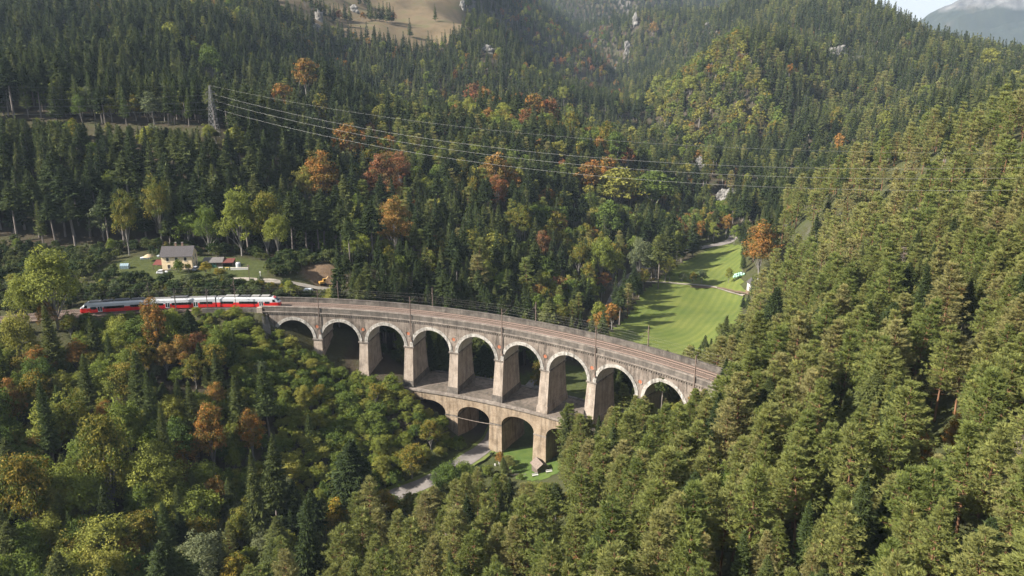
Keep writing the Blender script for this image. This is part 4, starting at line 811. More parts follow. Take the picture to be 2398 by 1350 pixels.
for k, t in enumerate(np.arange(PT_(0), PT_(10), .85 / RR)):     # small corbels under the cornice
    v, fs = frustum(t, .20, -.24, .0, -1.12, .20, -.36, .0, -.625); Fs += [tuple(a + len(V) for a in f) for f in fs]; V += v
poly('corbels', V, Fs, M['coping'], via, kind='stuff')
# wall of the left abutment, running back beside the rails
T2 = np.linspace(PT_(0) - .115, PT_(0) - .0125, 16)
sweep('abutment_wall', T2, [(-.30, -9.0), (-.05, 1.05), (.65, 1.05), (.65, -9.0)], M['parapet'], via)
V, Fs = frustum(PT_(0) - .016, 1.1, -.55, 1.0, -10.0, .95, -.35, 1.0, 1.30); poly('abutment_pier', V, Fs, M['pier'], via)
V, Fs = frustum(PT_(0) - .02, 3.4, -.03, WD + .03, -12.0, 3.4, -.03, WD + .03, -.62); poly('abutment_block', V, Fs, M['spandrel'], via)
# lower tier: five arches between piers 3 and 8
LF = -3.0; LB = WD + 3.0; LHW = 2.3; LA = 8.5 - LHW; LRI = 4.3; LSP = -31.9; LT = LD - .55
def lower_face(r, i0, i1):
    xs = []; zs = []
    for i in range(i0, i1):
        tm = (PT_(i) + PT_(i + 1)) / 2; th = np.pi - np.pi * np.arange(23) / 22
        xs += [PT_(i)] + list(tm + LA * np.cos(th) / RR) + [PT_(i + 1)]; zs += [LSP] + list(LSP + LRI * np.sin(th) ** .9) + [LSP]
    return xs, zs
for i in range(3, 8):
    xs, zs = lower_face(0, i, i + 1); k = len(xs)
    for r in (LF, LB):
        V = [at_arc(t, RR + r, zz) for t, zz in zip(xs, zs)] + [at_arc(t, RR + r, LT) for t in xs]
        poly('lower_spandrel_wall', V, [(j, j + 1, j + 1 + k, j + k) for j in range(k - 1)], M['lower'], via, fixn=False)
    V = [at_arc(t, RR + r, zz) for r in (LF + .01, LB - .01) for t, zz in list(zip(xs, zs))[1:-1]]; k -= 2
    poly('lower_vault', V, [(j, j + 1, j + 1 + k, j + k) for j in range(k - 1)], M['lower'], via, fixn=False)
for i in range(3, 9):
    t = PT_(i); zb = base_z(t) - 2.5; zb = min(zb, -34.5) if i not in (8,) else -34
    bt = (LSP - zb) * .04
    V, Fs = frustum(t, LHW + bt * .6, LF - bt, LB + bt, zb, LHW, LF, LB, LSP - .01); p = poly('lower_pier', V, Fs, M['lower'], via)
    V, Fs = frustum(t, LHW + .10, LF - .14, LB + .14, LSP - .45, LHW + .10, LF - .14, LB + .14, LSP + .02); poly('string_course', V, Fs, M['parapet'] if i < 6 else M['coping'], p)
# left shoulder of the lower tier, dying into the slope
t0_ = PT_(3) - .040
V, Fs = frustum((t0_ + PT_(3) - .0005) / 2, (PT_(3) - .0005 - t0_) / 2 * RR, LF, LB, -38, (PT_(3) - .0005 - t0_) / 2 * RR, LF, LB, LT); poly('lower_abutment', V, Fs, M['lower'], via)
TL = np.linspace(t0_, PT_(8) + .03, 60)
sweep('lower_deck', TL, [(LF + .05, LT), (LF + .05, LD), (LB - .05, LD), (LB - .05, LT)], M['deck'], via)
sweep('lower_cornice', TL, [(LF - .34, LD - .70), (LF - .50, LD - .40), (LF - .50, LD + .18), (LF + .75, LD + .18), (LF + .75, LD + .01), (LF + .04, LD - .7)], M['coping'], via)
sweep('lower_cornice', TL, [(LB + .34, LD - .70), (LB + .50, LD - .40), (LB + .50, LD + .18), (LB - .75, LD + .18), (LB - .75, LD + .01), (LB - .04, LD - .7)], M['parapet'], via)
for i in (4,):
    pts = [at_arc(PT_(i) + s_ * RDT * .5 + .5 * RDT, RR + LF - .35, LSP - .25 - .35 * (1 - (s_) ** 2)) for s_ in (-1, -.5, 0, .5, 1)]
    g_ = Geo(); g_.tube(pts, [.075] * 5, 6); V, Fq, _ = g_.arrays(); ob('conduit', mesh_np('conduit', V, Fq, [M['pier']]), via)
# ------------------------------------------------------------------ railway
TT = np.linspace(-1.25, 1.1, 300)
sweep('trackbed', TT, [(.66, -.30), (.66, .10), (1.6, .34), (9.3, .34), (10.2, .10), (10.2, -.30)], M['ballast'], None, kind='structure')
trk_c = (3.35, 7.55)
for c_ in trk_c:
    rt = ob('railway_track', None, kind='structure')
    V = []; Fs = []
    for t in np.arange(-.75, 1.0, .65 / RR):
        v, fs = frustum(t, .13, c_ - 1.25, c_ + 1.25, .30, .12, c_ - 1.24, c_ + 1.24, .43); Fs += [tuple(a + len(V) for a in f) for f in fs[1:]]; V += v
    poly('sleepers', V, Fs, M['sleeper'], rt, fixn=False, kind='stuff')
    for g in (-.75, .75):
        sweep('rail', TT, [(c_ + g - .07, .42), (c_ + g - .045, .56), (c_ + g + .045, .56), (c_ + g + .07, .42)], M['rail'], rt)
# overhead line masts
def prism(g, p0, p1, r, sides=4): g.tube([p0, [(a + b) / 2 for a, b in zip(p0, p1)], p1], [r, r, r], sides)
def geo_ob(name, g, mat, parent=None, **props): V, Fq, _ = g.arrays(); return ob(name, mesh_np(name, V, Fq, [mat]), parent, **props)
def mast(t, r, z0, z1, arm_to, label, wid=.17, mat='steel', group='overhead line masts'):
    o = ob('overhead_mast', None, label=label, category='mast', group=group); o.location = at_arc(t, RR + r, z0); loc = Vector(o.location)
    rel = lambda p: [p[0] - loc.x, p[1] - loc.y, p[2] - loc.z]
    g = Geo(); prism(g, [0, 0, 0], [0, 0, z1 - z0], wid, 4); geo_ob('post', g, M[mat], o)
    if arm_to is not None:
        g = Geo(); prism(g, rel(at_arc(t, RR + r, 6.4)), rel(at_arc(t, RR + arm_to, 6.9)), .05); prism(g, rel(at_arc(t, RR + r, 7.6)), rel(at_arc(t, RR + arm_to, 6.9)), .04); prism(g, rel(at_arc(t, RR + r, 5.9)), rel(at_arc(t, RR + arm_to, 5.75)), .035); geo_ob('bracket_arm', g, M['steel'], o)
        g = Geo(); a_ = rel(at_arc(t, RR + r * .8 + arm_to * .2, 6.5)); prism(g, a_, [a_[0], a_[1], a_[2] + .45], .10, 6); geo_ob('insulator', g, M['coping'], o)
    if z0 < -1:
        V, Fs = frustum(t, .38, r - .25, .0, z0 - .5, .38, r - .25, .0, z0 + .1); poly('foot_bracket', [rel(v) for v in V], Fs, M['steel'], o)
    return o
names = {1: 'over the first pier', 3: 'over the third pier', 5: 'over the fifth pier', 7: 'over the seventh pier', 9: 'near the right end'}
for i in (1, 3, 5, 7, 9): mast(PT_(i) + .006, -.42, -7.4, 8.4, trk_c[0] - .1, "slim rusty mast clamped to the viaduct's near face " + names[i])
farn = ['near the gravel path', 'above the third arch', 'in the middle of the viaduct', 'beside the meadow']
def far_t(pxx, zz):
    T_ = np.linspace(0, 1, 2001); q = np.array([at_arc(t, RR + WD + .25, zz) for t in T_]); u = project(q[:, 0], q[:, 1], q[:, 2])[0]; return T_[np.argmin(np.abs(u - pxx))]
for (t, nm) in zip((.150, .318, .501, .692), farn): mast(t, WD - .3, 1.5, 8.6, trk_c[1] + .1, "slim brown mast on the viaduct's far parapet " + nm)
for t, r, nm, w_ in ((-.012, -.1, 'in front of the front car, beside the abutment', .13), (-.062, .9, 'at the gap before the front car', .17), (-.115, .8, 'before the middle car, thick and grey', .26), (-.170, 11.2, 'behind the middle car', .13), (-.03, 11.4, 'behind the front car roof', .16), (-.31, 11.2, 'behind the tail of the train', .15), (-.36, .3, 'left of the train', .16)):
    mast(t, r, -1.0, 8.3, trk_c[0] if r < 5 else trk_c[1], 'overhead line mast ' + nm, w_, 'coping' if w_ > .2 else 'steel')
for c_, nm in ((trk_c[0], 'near'), (trk_c[1], 'far')):
    w_o = ob('overhead_line', None, label='thin overhead wires strung along the %s track' % nm, category='wires', group='overhead wires')
    for zz, sag in ((5.75, .05), (6.95, .55)):
        pts = []
        for k in np.arange(-.60, .98, RDT * 2 / 12):
            ph = ((k - PT_(1)) / (2 * RDT)) % 1.0; pts.append(at_arc(k, RR + c_, zz - sag * 4 * ph * (1 - ph)))
        g = Geo(); g.tube(pts, [.009] * len(pts), 3); geo_ob('contact_wire' if sag < .1 else 'carrier_wire', g, M['wire'], w_o)

# ------------------------------------------------------------------ train
M['white_paint'] = plain('white_car_body', (.47, .48, .50), .35, .4, .05)
M['red_paint'] = plain('red_car_body', (.52, .022, .020), .35, .4, .08)
M['roof_grey'] = plain('grey_roof', (.15, .145, .14), .6, .3, .2, 2)
M['dark_kit'] = plain('dark_roof_equipment', (.075, .075, .078), .6, .3, .25, 2)
M['light_kit'] = plain('light_roof_equipment', (.24, .235, .225), .6, .3, .2, 2)
M['black_glass'] = plain('dark_window_glass', (.012, .013, .015), .12, .6, .1)
M['door_grey'] = plain('grey_train_door', (.45, .46, .47), .4, .4, .08)
M['bellows'] = plain('black_bellows', (.02, .02, .02), .8, .1, .2)
lamp_m, nt, b = new_mat('lamp_lens', .2, .5); b.inputs['Base Color'].default_value = (.75, .74, .7, 1)
def bxm(name, a, b, mat, parent, bev=0.0, rot=None):
    """bevelled box from corner a to corner b in the parent's space"""
    bm = bmesh.new(); bmesh.ops.create_cube(bm, size=1.0)
    for v in bm.verts: v.co = Vector((a[k] + (b[k] - a[k]) * (v.co[k] + .5) for k in range(3)))
    if bev: bmesh.ops.bevel(bm, geom=bm.edges[:], offset=bev, segments=2, affect='EDGES', profile=.6)
    me = bpy.data.meshes.new(name); bm.to_mesh(me); bm.free(); me.materials.append(mat)
    return ob(name, me, parent)
def loft(name, secs, mat, parent=None, cap=True, smooth=False, **props):
    n = len(secs[0]); V = [p for s_ in secs for p in s_]; Fs = [(i * n + j, i * n + (j + 1) % n, (i + 1) * n + (j + 1) % n, (i + 1) * n + j) for i in range(len(secs) - 1) for j in range(n)]
    if cap: Fs += [tuple(range(n)), tuple((len(secs) - 1) * n + j for j in range(n))]
    o = poly(name, V, Fs, mat, parent, **props)
    if smooth: o.data.polygons.foreach_set('use_smooth', [True] * len(o.data.polygons))
    return o
CL = 22.4
def car(t_mid, nose, label, windows, doors, kit):
    """one rail car; +x runs towards the viaduct, nose = +1 / -1 / 0 which end is the driver's cab"""
    o = ob('train_car', None, label=label, category='train', group='cars of the red and white train')
    o.location = at_arc(t_mid, RR + trk_c[0] + .02, .56); o.rotation_euler = (0, 0, -t_mid)
    hl = CL / 2; hw = 1.40
    def sec(xx, lo, hi, w_, zt=None):
        return [(xx, -w_, lo), (xx, w_, lo), (xx, w_ * 1.0, hi), (xx, -w_ * 1.0, hi)]
    # where the body narrows to the cab: (distance from the end, width factor, roof height)
    st = [(-hl, 1, 3.75)]
    prof = [(2.6, 1.0, 3.75), (1.9, .985, 3.62), (1.2, .95, 3.05), (.6, .88, 2.35), (.2, .78, 1.72), (0.0, .66, 1.25)]
    def stations():
        s_ = []
        if nose == -1: s_ += [(-hl + d, w_, h_) for d, w_, h_ in reversed(prof)]
        else: s_ += [(-hl, 1, 3.75)]
        if nose == 1: s_ += [(hl - d, w_, h_) for d, w_, h_ in prof]
        else: s_ += [(hl, 1, 3.75)]
        return s_
    S = stations(); ZB = 1.95
    loft('lower_body', [sec(xx, .28, min(ZB, h_), hw * w_) for xx, w_, h_ in S], M['red_paint'], o)
    up = []
    for xx, w_, h_ in S:
        h_ = max(h_, ZB + .04); w2 = hw * w_; sh = min(.55, (h_ - ZB) * .5)
        up.append([(xx, -w2, ZB + .004), (xx, w2, ZB + .004), (xx, w2 * .985, h_ - sh), (xx, w2 * .72, h_), (xx, -w2 * .72, h_), (xx, -w2 * .985, h_ - sh)])
    loft('upper_body', up, M['white_paint'], o)
    a0 = -hl + (2.8 if nose == -1 else .1); a1 = hl - (2.8 if nose == 1 else .1)
    bxm('roof_panel', (a0, -.98, 3.752), (a1, .98, 3.80), M['roof_grey'], o)
    for x0, x1 in windows:
        for s_ in (-1, 1): bxm('window_band', (x0, s_ * (hw + .004) - .012, 1.42), (x1, s_ * (hw + .004) + .012, 2.32), M['black_glass'], o)
    for xd in doors:
        for s_ in (-1, 1):
            d = bxm('door', (xd - .75, s_ * (hw + .012) - .02, .42), (xd + .75, s_ * (hw + .012) + .02, 2.55), M['door_grey'], o)
            for q in (-.37, .37): bxm('pane', (xd + q - .24, s_ * (hw + .036) - .006, .75), (xd + q + .24, s_ * (hw + .036) + .006, 2.30), M['black_glass'], d)
    for x0, x1, h_, mt in kit: bxm('roof_equipment', (x0, -.92, 3.805), (x1, .92, 3.80 + h_), M[mt], o, .06)
    for xb in (-hl + 2.6, hl - 2.6):
        bg_ = bxm('bogie', (xb - 1.7, -1.05, -.02), (xb + 1.7, 1.05, .28), M['dark_kit'], o)
        for q in (-1.05, 1.05):
            for s_ in (-.75, .75):
                g = Geo(); g.tube([[xb + q, s_ - .06, .42], [xb + q, s_, .42], [xb + q, s_ + .06, .42]], [.42] * 3, 12); geo_ob('wheel', g, M['steel'], bg_)
    if nose:
        e = nose * hl
        ws = [[(e - nose * d, -w_, z_), (e - nose * d, w_, z_)] for d, w_, z_ in ((.52, 1.02, 2.42), (1.62, 1.05, 3.40))]
        off = Vector((nose * .05, 0, .06))
        V = [tuple(Vector(p) + off) for p in (ws[0][0], ws[0][1], ws[1][1], ws[1][0])]; V += [tuple(Vector(p) - off * .2) for p in V]
        poly('windscreen', V, [(0, 1, 2, 3), (4, 7, 6, 5), (0, 4, 5, 1), (1, 5, 6, 2), (2, 6, 7, 3), (3, 7, 4, 0)], M['black_glass'], o)
        for s_ in (-1, 1):
            bxm('headlight', (e - nose * .12 - .07, s_ * .62 - .16, 1.30), (e - nose * .12 + .07, s_ * .62 + .16, 1.52), lamp_m, o, .03)
            V = [(e - nose * 2.5, s_ * (hw * 1.006), 2.05), (e - nose * 1.35, s_ * hw * .972, 2.05), (e - nose * 1.75, s_ * hw * .98, 3.0), (e - nose * 2.5, s_ * hw * 1.004, 3.0)]
            V += [(p[0], p[1] - s_ * .05, p[2]) for p in V]
            poly('side_window', V, [(0, 1, 2, 3), (4, 7, 6, 5), (0, 4, 5, 1), (1, 5, 6, 2), (2, 6, 7, 3), (3, 7, 4, 0)], M['black_glass'], o)
        loft('front_fairing', [[(e - nose * 2.3, -1.0, 3.64), (e - nose * 2.3, 1.0, 3.64), (e - nose * 2.3, .8, 3.90), (e - nose * 2.3, -.8, 3.90)], [(e - nose * 1.5, -.9, 3.36), (e - nose * 1.5, .9, 3.36), (e - nose * 1.5, .6, 3.46), (e - nose * 1.5, -.6, 3.46)]], M['red_paint'] if nose == 1 else M['dark_kit'], o)
        bxm('coupler', (min(e, e + nose * .35), -.28, .45), (max(e, e + nose * .35), .28, .85), M['dark_kit'], o, .05)
    return o
DTC = (CL + .55) / (RR + trk_c[0]); tn = 0.060 - CL / 2 / (RR + trk_c[0])
car(tn, 1, 'front car of the red and white train, its nose at the viaduct', [(5.9, 7.7), (-3.2, 3.4), (-9.6, -5.2)], [4.65], [(-8.0, -3.6, .42, 'light_kit'), (-2.8, .6, .38, 'dark_kit'), (1.2, 4.0, .40, 'light_kit'), (4.6, 7.6, .44, 'light_kit')])
mid = car(tn - DTC, 0, 'middle car of the red and white train, between bellows', [(-9.8, -6.6), (-3.8, 3.0), (5.8, 10.2)], [4.4, -5.2], [(-4.0, 1.6, .42, 'dark_kit')])
car(tn - 2 * DTC, -1, 'rear car of the red and white train, partly behind trees', [(-7.7, -5.9), (-3.4, 3.2), (5.2, 9.6)], [-4.65], [(-8.0, -4.2, .40, 'light_kit'), (-3.6, -.4, .46, 'dark_kit'), (.2, 5.0, .46, 'dark_kit'), (5.6, 9.8, .36, 'dark_kit')])
for s_ in (-1, 1):
    bxm('bellows', (s_ * (CL / 2 + .02) if s_ < 0 else CL / 2 + .02, -1.28, .5), ((CL / 2 + .53) * s_ if s_ > 0 else -CL / 2 - .53, 1.28, 3.55), M['bellows'], mid)
# pantograph on the middle car
g = Geo(); prism(g, [7.0, 0, 3.85], [8.6, 0, 4.35], .05); prism(g, [8.6, 0, 4.35], [7.4, 0, 4.75], .04); prism(g, [7.4, -.8, 4.78], [7.4, .8, 4.78], .04); geo_ob('pantograph', g, M['dark_kit'], mid)
# ------------------------------------------------------------------ cream house and its yard
M['cream'] = plain('cream_plaster', (.74, .58, .38), .9, .15, .10, 1.2)
M['slate'] = plain('dark_roof_tiles', (.070, .064, .066), .85, .2, .3, 3)
M['trim'] = plain('pale_window_surround', (.60, .55, .45), .8, .2, .05)
M['glass'] = plain('window_glass', (.035, .035, .040), .15, .6, .2)
M['brick'] = plain('chimney_brick', (.24, .16, .12), .9, .1, .3, 4)
M['redroof'] = plain('red_sheet_roof', (.115, .036, .030), .7, .3, .25, 2)
M['wood'] = plain('weathered_wood', (.115, .092, .078), .9, .1, .35, 3)
M['white'] = plain('white_painted', (.50, .49, .47), .6, .3, .08)
M['green_door'] = plain('green_door', (.05, .14, .105), .6, .3, .2)
M['stone'] = masonry('rubble_wall', (.12, .115, .105), (.19, .18, .165), (.26, .245, .23), .4, course=2.0)
M['tyre'] = plain('tyre', (.018, .018, .018), .8, .1, .2)
def G(x_, y_): return float(hgt(x_, y_)[0])
def gable(o, w_, d_, z0, rise, over, mat, name='roof', thick=.16, rx=0.0):
    """gabled roof, ridge along x, with real thickness"""
    hw_, hd = w_ / 2 + over, d_ / 2 + over; dz = rise * over / (d_ / 2); z0 -= dz; r_ = rise + dz
    V = []
    for xx in (-hw_, hw_): V += [(xx, -hd, z0), (xx, 0, z0 + r_), (xx, hd, z0), (xx, hd, z0 - thick), (xx, 0, z0 + r_ - thick), (xx, -hd, z0 - thick)]
    Fs = [(0, 1, 7, 6), (1, 2, 8, 7), (2, 3, 9, 8), (3, 4, 10, 9), (4, 5, 11, 10), (5, 0, 6, 11), (0, 5, 4, 1), (1, 4, 3, 2), (6, 7, 10, 11), (7, 8, 9, 10)]
    return poly(name, V, Fs, mat, o)
def wall_gable(o, w_, d_, h_, rise, mat, name='wall', z0=-1.5):
    hw_, hd = w_ / 2, d_ / 2; V = []
    for xx in (-hw_, hw_): V += [(xx, -hd, z0), (xx, hd, z0), (xx, hd, h_), (xx, 0, h_ + rise), (xx, -hd, h_)]
    return poly(name, V, [(0, 1, 2, 3, 4), (5, 9, 8, 7, 6), (0, 4, 9, 5), (4, 3, 8, 9), (3, 2, 7, 8), (2, 1, 6, 7), (1, 0, 5, 6)], mat, o)
def window(o, c_, w_, h_, face):
    """window on the wall y=-d/2 ('f') or x=+w/2 ('s')"""
    x_, y_, z_ = c_
    def B(nm, a0, a1, z0, z1, p0, p1, mat, par):
        if face == 'f': return bxm(nm, (x_ + a0, y_ - p1, z_ + z0), (x_ + a1, y_ - p0, z_ + z1), mat, par)
        return bxm(nm, (x_ + p0, y_ + a0, z_ + z0), (x_ + p1, y_ + a1, z_ + z1), mat, par)
    f = B('window', -w_ / 2, w_ / 2, -h_ / 2, h_ / 2, -.02, .03, M['glass'], o)
    for nm, a0, a1, z0, z1 in (('frame', -w_ / 2 - .12, w_ / 2 + .12, h_ / 2, h_ / 2 + .14), ('sill', -w_ / 2 - .16, w_ / 2 + .16, -h_ / 2 - .12, -h_ / 2), ('frame', -w_ / 2 - .12, -w_ / 2, -h_ / 2, h_ / 2), ('frame', w_ / 2, w_ / 2 + .12, -h_ / 2, h_ / 2)):
        B(nm, a0, a1, z0, z1, -.01, .07 if nm == 'frame' else .13, M['trim'], f)
    B('glazing_bar', -.035, .035, -h_ / 2, h_ / 2, .03, .055, M['wood'], f); B('glazing_bar', -w_ / 2, w_ / 2, h_ * .12, h_ * .12 + .06, .03, .05, M['wood'], f)
    return f
hs = ob('house', None, label='two-storey cream house with dark gabled roof standing above the railway', category='house'); HX, HY = -133.6, 313.6; hs.location = (HX, HY, 3.75); hs.rotation_euler = (0, 0, .10)
HWd, HDp, HHt = 11.6, 8.0, 5.9
wall_gable(hs, HWd, HDp, HHt, 2.9, M['cream'])
rf = gable(hs, HWd, HDp, HHt + .16, 2.9, .55, M['slate'])
for xc in (-.9, 1.7):
    ch = bxm('chimney', (xc - .35, -.1, HHt + 2.2), (xc + .35, .6, HHt + 4.3), M['brick'], rf); bxm('cap', (xc - .43, -.18, HHt + 4.3), (xc + .43, .68, HHt + 4.45), M['stone'], rf)
for xc in (-3.4, 0, 3.4): window(hs, (xc, -HDp / 2, 4.45), .95, 1.5, 'f')
for xc in (-3.2, 3.5): window(hs, (xc, -HDp / 2, 1.5), .95, 1.6, 'f')
for yc in (-1.7, 1.7):
    for zc in (4.4, 1.5): window(hs, (HWd / 2, yc, zc), .9, 1.4, 's')
d = bxm('door', (-.55, -HDp / 2 - .05, -.1), (.55, -HDp / 2 + .02, 2.1), M['wood'], hs); bxm('handle', (.3, -HDp / 2 - .12, .95), (.42, -HDp / 2 - .05, 1.05), M['galv'] if 'galv' in M else M['steel'], d)
bxm('plinth', (-HWd / 2 - .06, -HDp / 2 - .06, -1.6), (HWd / 2 + .06, HDp / 2 + .06, .35), M['stone'], hs)
# low garage with tarred roof and green doors
gr = ob('garage', None, label='low grey-roofed garage with green double doors right of the cream house', category='garage'); gr.location = (-120.4, 315.6, 3.9); gr.rotation_euler = (0, 0, .08)
wall_gable(gr, 7.0, 5.5, 2.3, 1.2, M['wood'], z0=-1.0); gable(gr, 7.0, 5.5, 2.42, 1.2, .5, plain('tarred_roof', (.13, .12, .115), .9, .1, .25, 2))
for s_ in (0, 1): dd_ = bxm('door', (-1.3 + s_ * 1.32, -2.84, 0), (-.02 + s_ * 1.32, -2.76, 2.0), M['green_door'], gr); bxm('pane', (-1.0 + s_ * 1.32, -2.88, 1.2), (-.3 + s_ * 1.32, -2.845, 1.75), M['glass'], dd_)
bxm('lintel', (-1.6, -2.92, 2.02), (1.7, -2.74, 2.22), M['white'], gr)
def shelter(loc, w_, d_, h_, mat, label, cat='shed', rz=.06, name='shed'):
    o = ob(name, None, label=label, category=cat); o.location = loc; o.rotation_euler = (0, 0, rz)
    V = [(-w_ / 2, -d_ / 2, h_), (w_ / 2, -d_ / 2, h_), (w_ / 2, d_ / 2, h_ + .8), (-w_ / 2, d_ / 2, h_ + .8)]; V += [(a, b, c_ - .12) for a, b, c_ in V]
    poly('roof', V, [(0, 1, 2, 3), (4, 7, 6, 5), (0, 4, 5, 1), (1, 5, 6, 2), (2, 6, 7, 3), (3, 7, 4, 0)], mat, o)
    for a in (-1, 1):
        for b in (-1, 1): bxm('post', (a * (w_ / 2 - .2) - .08, b * (d_ / 2 - .2) - .08, -.8), (a * (w_ / 2 - .2) + .08, b * (d_ / 2 - .2) + .08, h_ + (.0 if b < 0 else .6)), M['wood'], o)
    bxm('back_wall', (-w_ / 2 + .1, d_ / 2 - .25, -.8), (w_ / 2 - .1, d_ / 2 - .12, h_ + .5), M['wood'], o)
    return o
shelter((-114.4, 314.6, 3.8), 4.6, 4.0, 2.2, M['redroof'], 'open shelter with red sheet roof right of the grey garage')
shelter((-141.8, 313.0, 3.6), 3.6, 5.0, 2.1, M['redroof'], 'open shed with red sheet roof against the left end of the cream house')
def motorcar(loc, rz, col, label):
    o = ob('parked_car', None, label=label, category='car', group='cars parked at the cream house'); o.location = loc; o.rotation_euler = (0, 0, rz)
    pm = plain('car_paint_' + col[0], col[1], .3, .5, .04)
    S = [(-2.05, .35, .72, .74), (-1.95, .28, .88, .82), (-.9, .25, .95, .86), (.9, .25, .92, .86), (1.75, .28, .80, .82), (2.05, .36, .62, .70)]
    loft('body', [[(xx, -w_, lo), (xx, w_, lo), (xx, w_ * .97, hi), (xx, -w_ * .97, hi)] for xx, lo, hi, w_ in S], pm, o)
    C = [(-1.75, .90, .74), (-1.25, 1.38, .62), (.25, 1.42, .62), (1.05, .93, .74)]
    cb = loft('cabin', [[(xx, -.80, .89), (xx, .80, .89), (xx, w_, zt), (xx, -w_, zt)] for xx, zt, w_ in C], M['black_glass'], o)
    loft('roof', [[(xx, -w_, zt), (xx, w_, zt), (xx, w_ * .94, zt + .06), (xx, -w_ * .94, zt + .06)] for xx, zt, w_ in ((-1.28, 1.375, .63), (-.5, 1.42, .64), (.28, 1.415, .63))], pm, o)
    for xx in (-1.3, 1.3):
        for s_ in (-1, 1):
            g = Geo(); g.tube([[xx, s_ * .80 - .1, .31], [xx, s_ * .80, .31], [xx, s_ * .80 + .1, .31]], [.31] * 3, 14); w_ = geo_ob('wheel', g, M['tyre'], o)
    for s_ in (-1, 1): bxm('headlight', (1.96, s_ * .55 - .15, .58), (2.06, s_ * .55 + .15, .72), lamp_m, o)
    return o
motorcar((-138.0, 306.2, G(-138.0, 306.2) + .02), .12, ('white', (.66, .66, .67)), 'white car parked below the left corner of the cream house')
motorcar((-126.0, 310.2, G(-126.0, 310.2) + .02), 1.45, ('silver', (.34, .35, .38)), 'silver-grey car parked between the cream house and the garage')
# pale terrace wall and the rubble slope under it
o = ob('terrace_wall', None, label='long pale parapet wall edging the yard right of the shelters', category='wall'); o.location = (-108.6, 309.6, 3.6); o.rotation_euler = (0, 0, .10)
bxm('wall', (-3.4, -.14, -.6), (3.4, .14, 1.15), M['white'], o); bxm('coping', (-3.5, -.20, 1.152), (3.5, .20, 1.26), M['trim'], o)
zf = [G(-112, 303.2), G(-98.5, 300.6)]
poly('rubble_revetment', [(-116.5, 308.4, 3.6), (-104.6, 309.2, 3.7), (-98.8, 301.8, 2.0), (-112.5, 302.8, 2.2), (-116.5, 309.6, 1.4), (-104.4, 310.4, 1.4), (-98.4, 302.2, .4), (-112.5, 302.8, .4)],
     [(0, 1, 2, 3), (4, 7, 6, 5), (0, 4, 5, 1), (1, 5, 6, 2), (2, 6, 7, 3), (3, 7, 4, 0)], M['stone'], None, label='sloping grey stone revetment below the pale terrace wall', category='wall')
# water tank, tarpaulin stacks, thatched parasol, cold frame
def lathe(name, prof, mat, parent=None, sides=16, **props):
    V = [(r_ * math.cos(a), r_ * math.sin(a), z_) for r_, z_ in prof for a in np.arange(sides) * 2 * math.pi / sides]; n_ = len(prof)
    Fs = [(i * sides + j, i * sides + (j + 1) % sides, (i + 1) * sides + (j + 1) % sides, (i + 1) * sides + j) for i in range(n_ - 1) for j in range(sides)]
    Fs += [tuple(range(sides)), tuple((n_ - 1) * sides + j for j in range(sides))]
    return poly(name, V, Fs, mat, parent, **props)
tk = ob('water_tank', None, label='upright pale grey plastic tank standing behind the terrace wall', category='tank'); tk.location = (-109.8, 312.4, 3.8)
lathe('shell', [(1.0, -.1), (1.05, .2), (1.02, 2.0), (.8, 2.35), (.4, 2.5)], plain('pale_plastic', (.40, .41, .42), .5, .3, .06), tk); lathe('lid', [(.38, 2.5), (.38, 2.62), (.1, 2.66)], M['dark_kit'], tk)
ps = ob('parasol', None, label='straw-coloured garden parasol on the lawn left of the cream house', category='parasol'); ps.location = (-149.6, 321.4, G(-149.6, 321.4))
lathe('canopy', [(2.0, 2.0), (1.9, 2.12), (1.2, 2.65), (.15, 3.1)], plain('straw_canopy', (.36, .29, .19), .9, .1, .15), ps); lathe('pole', [(.06, -.3), (.06, 2.2)], M['wood'], ps, 8)
def tarp(loc, s_, rz, label):
    o = ob('covered_stack', None, label=label, category='stack', group='sheeted stacks on the lawn'); o.location = loc; o.rotation_euler = (0, 0, rz)
    n_ = 7; secs = []
    for i in range(n_):
        u = i / (n_ - 1) * 2 - 1; k = 1 + .12 * math.sin(3 * u + s_[0]); secs.append([(u * s_[0], -s_[1] * .55, 0), (u * s_[0], -s_[1] * .5 * k, s_[2] * .75), (u * s_[0], -s_[1] * .2, s_[2] * k), (u * s_[0], s_[1] * .25, s_[2] * k * .96), (u * s_[0], s_[1] * .5, s_[2] * .7), (u * s_[0], s_[1] * .55, 0)])
    loft('sheet', secs, plain('pale_tarpaulin', (.46, .50, .52), .5, .3, .12), o)
    bxm('logs', (-s_[0] * .9, -s_[1] * .45, -.3), (s_[0] * .9, s_[1] * .45, s_[2] * .5), M['wood'], o)
tarp((-153.0, 325.5, G(-153, 325.5)), (1.9, 1.3, 1.0), .45, 'long log stack under a pale blue sheet above the parasol')
tarp((-148.9, 329.0, G(-148.9, 329)), (.6, .9, .8), .3, 'short log stack under a pale sheet, nearest the wood')
gh = ob('greenhouse', None, label='small white-framed greenhouse at the left end of the yard', category='greenhouse'); gh.location = (-155.4, 312.4, G(-155.4, 312.4)); gh.rotation_euler = (0, 0, .1)
glz = plain('pale_blue_glazing', (.20, .28, .32), .25, .5, .15)
wall_gable(gh, 3.2, 2.2, 1.2, .8, glz, 'glazing', -.3)
for xx in (-1.62, -.8, 0, .8, 1.62):
    g = Geo(); prism(g, [xx, -1.12, -.3], [xx, -1.12, 1.2], .05); prism(g, [xx, -1.12, 1.2], [xx, 0, 2.02], .05); prism(g, [xx, 0, 2.02], [xx, 1.12, 1.2], .05); geo_ob('frame_rib', g, M['white'], gh)
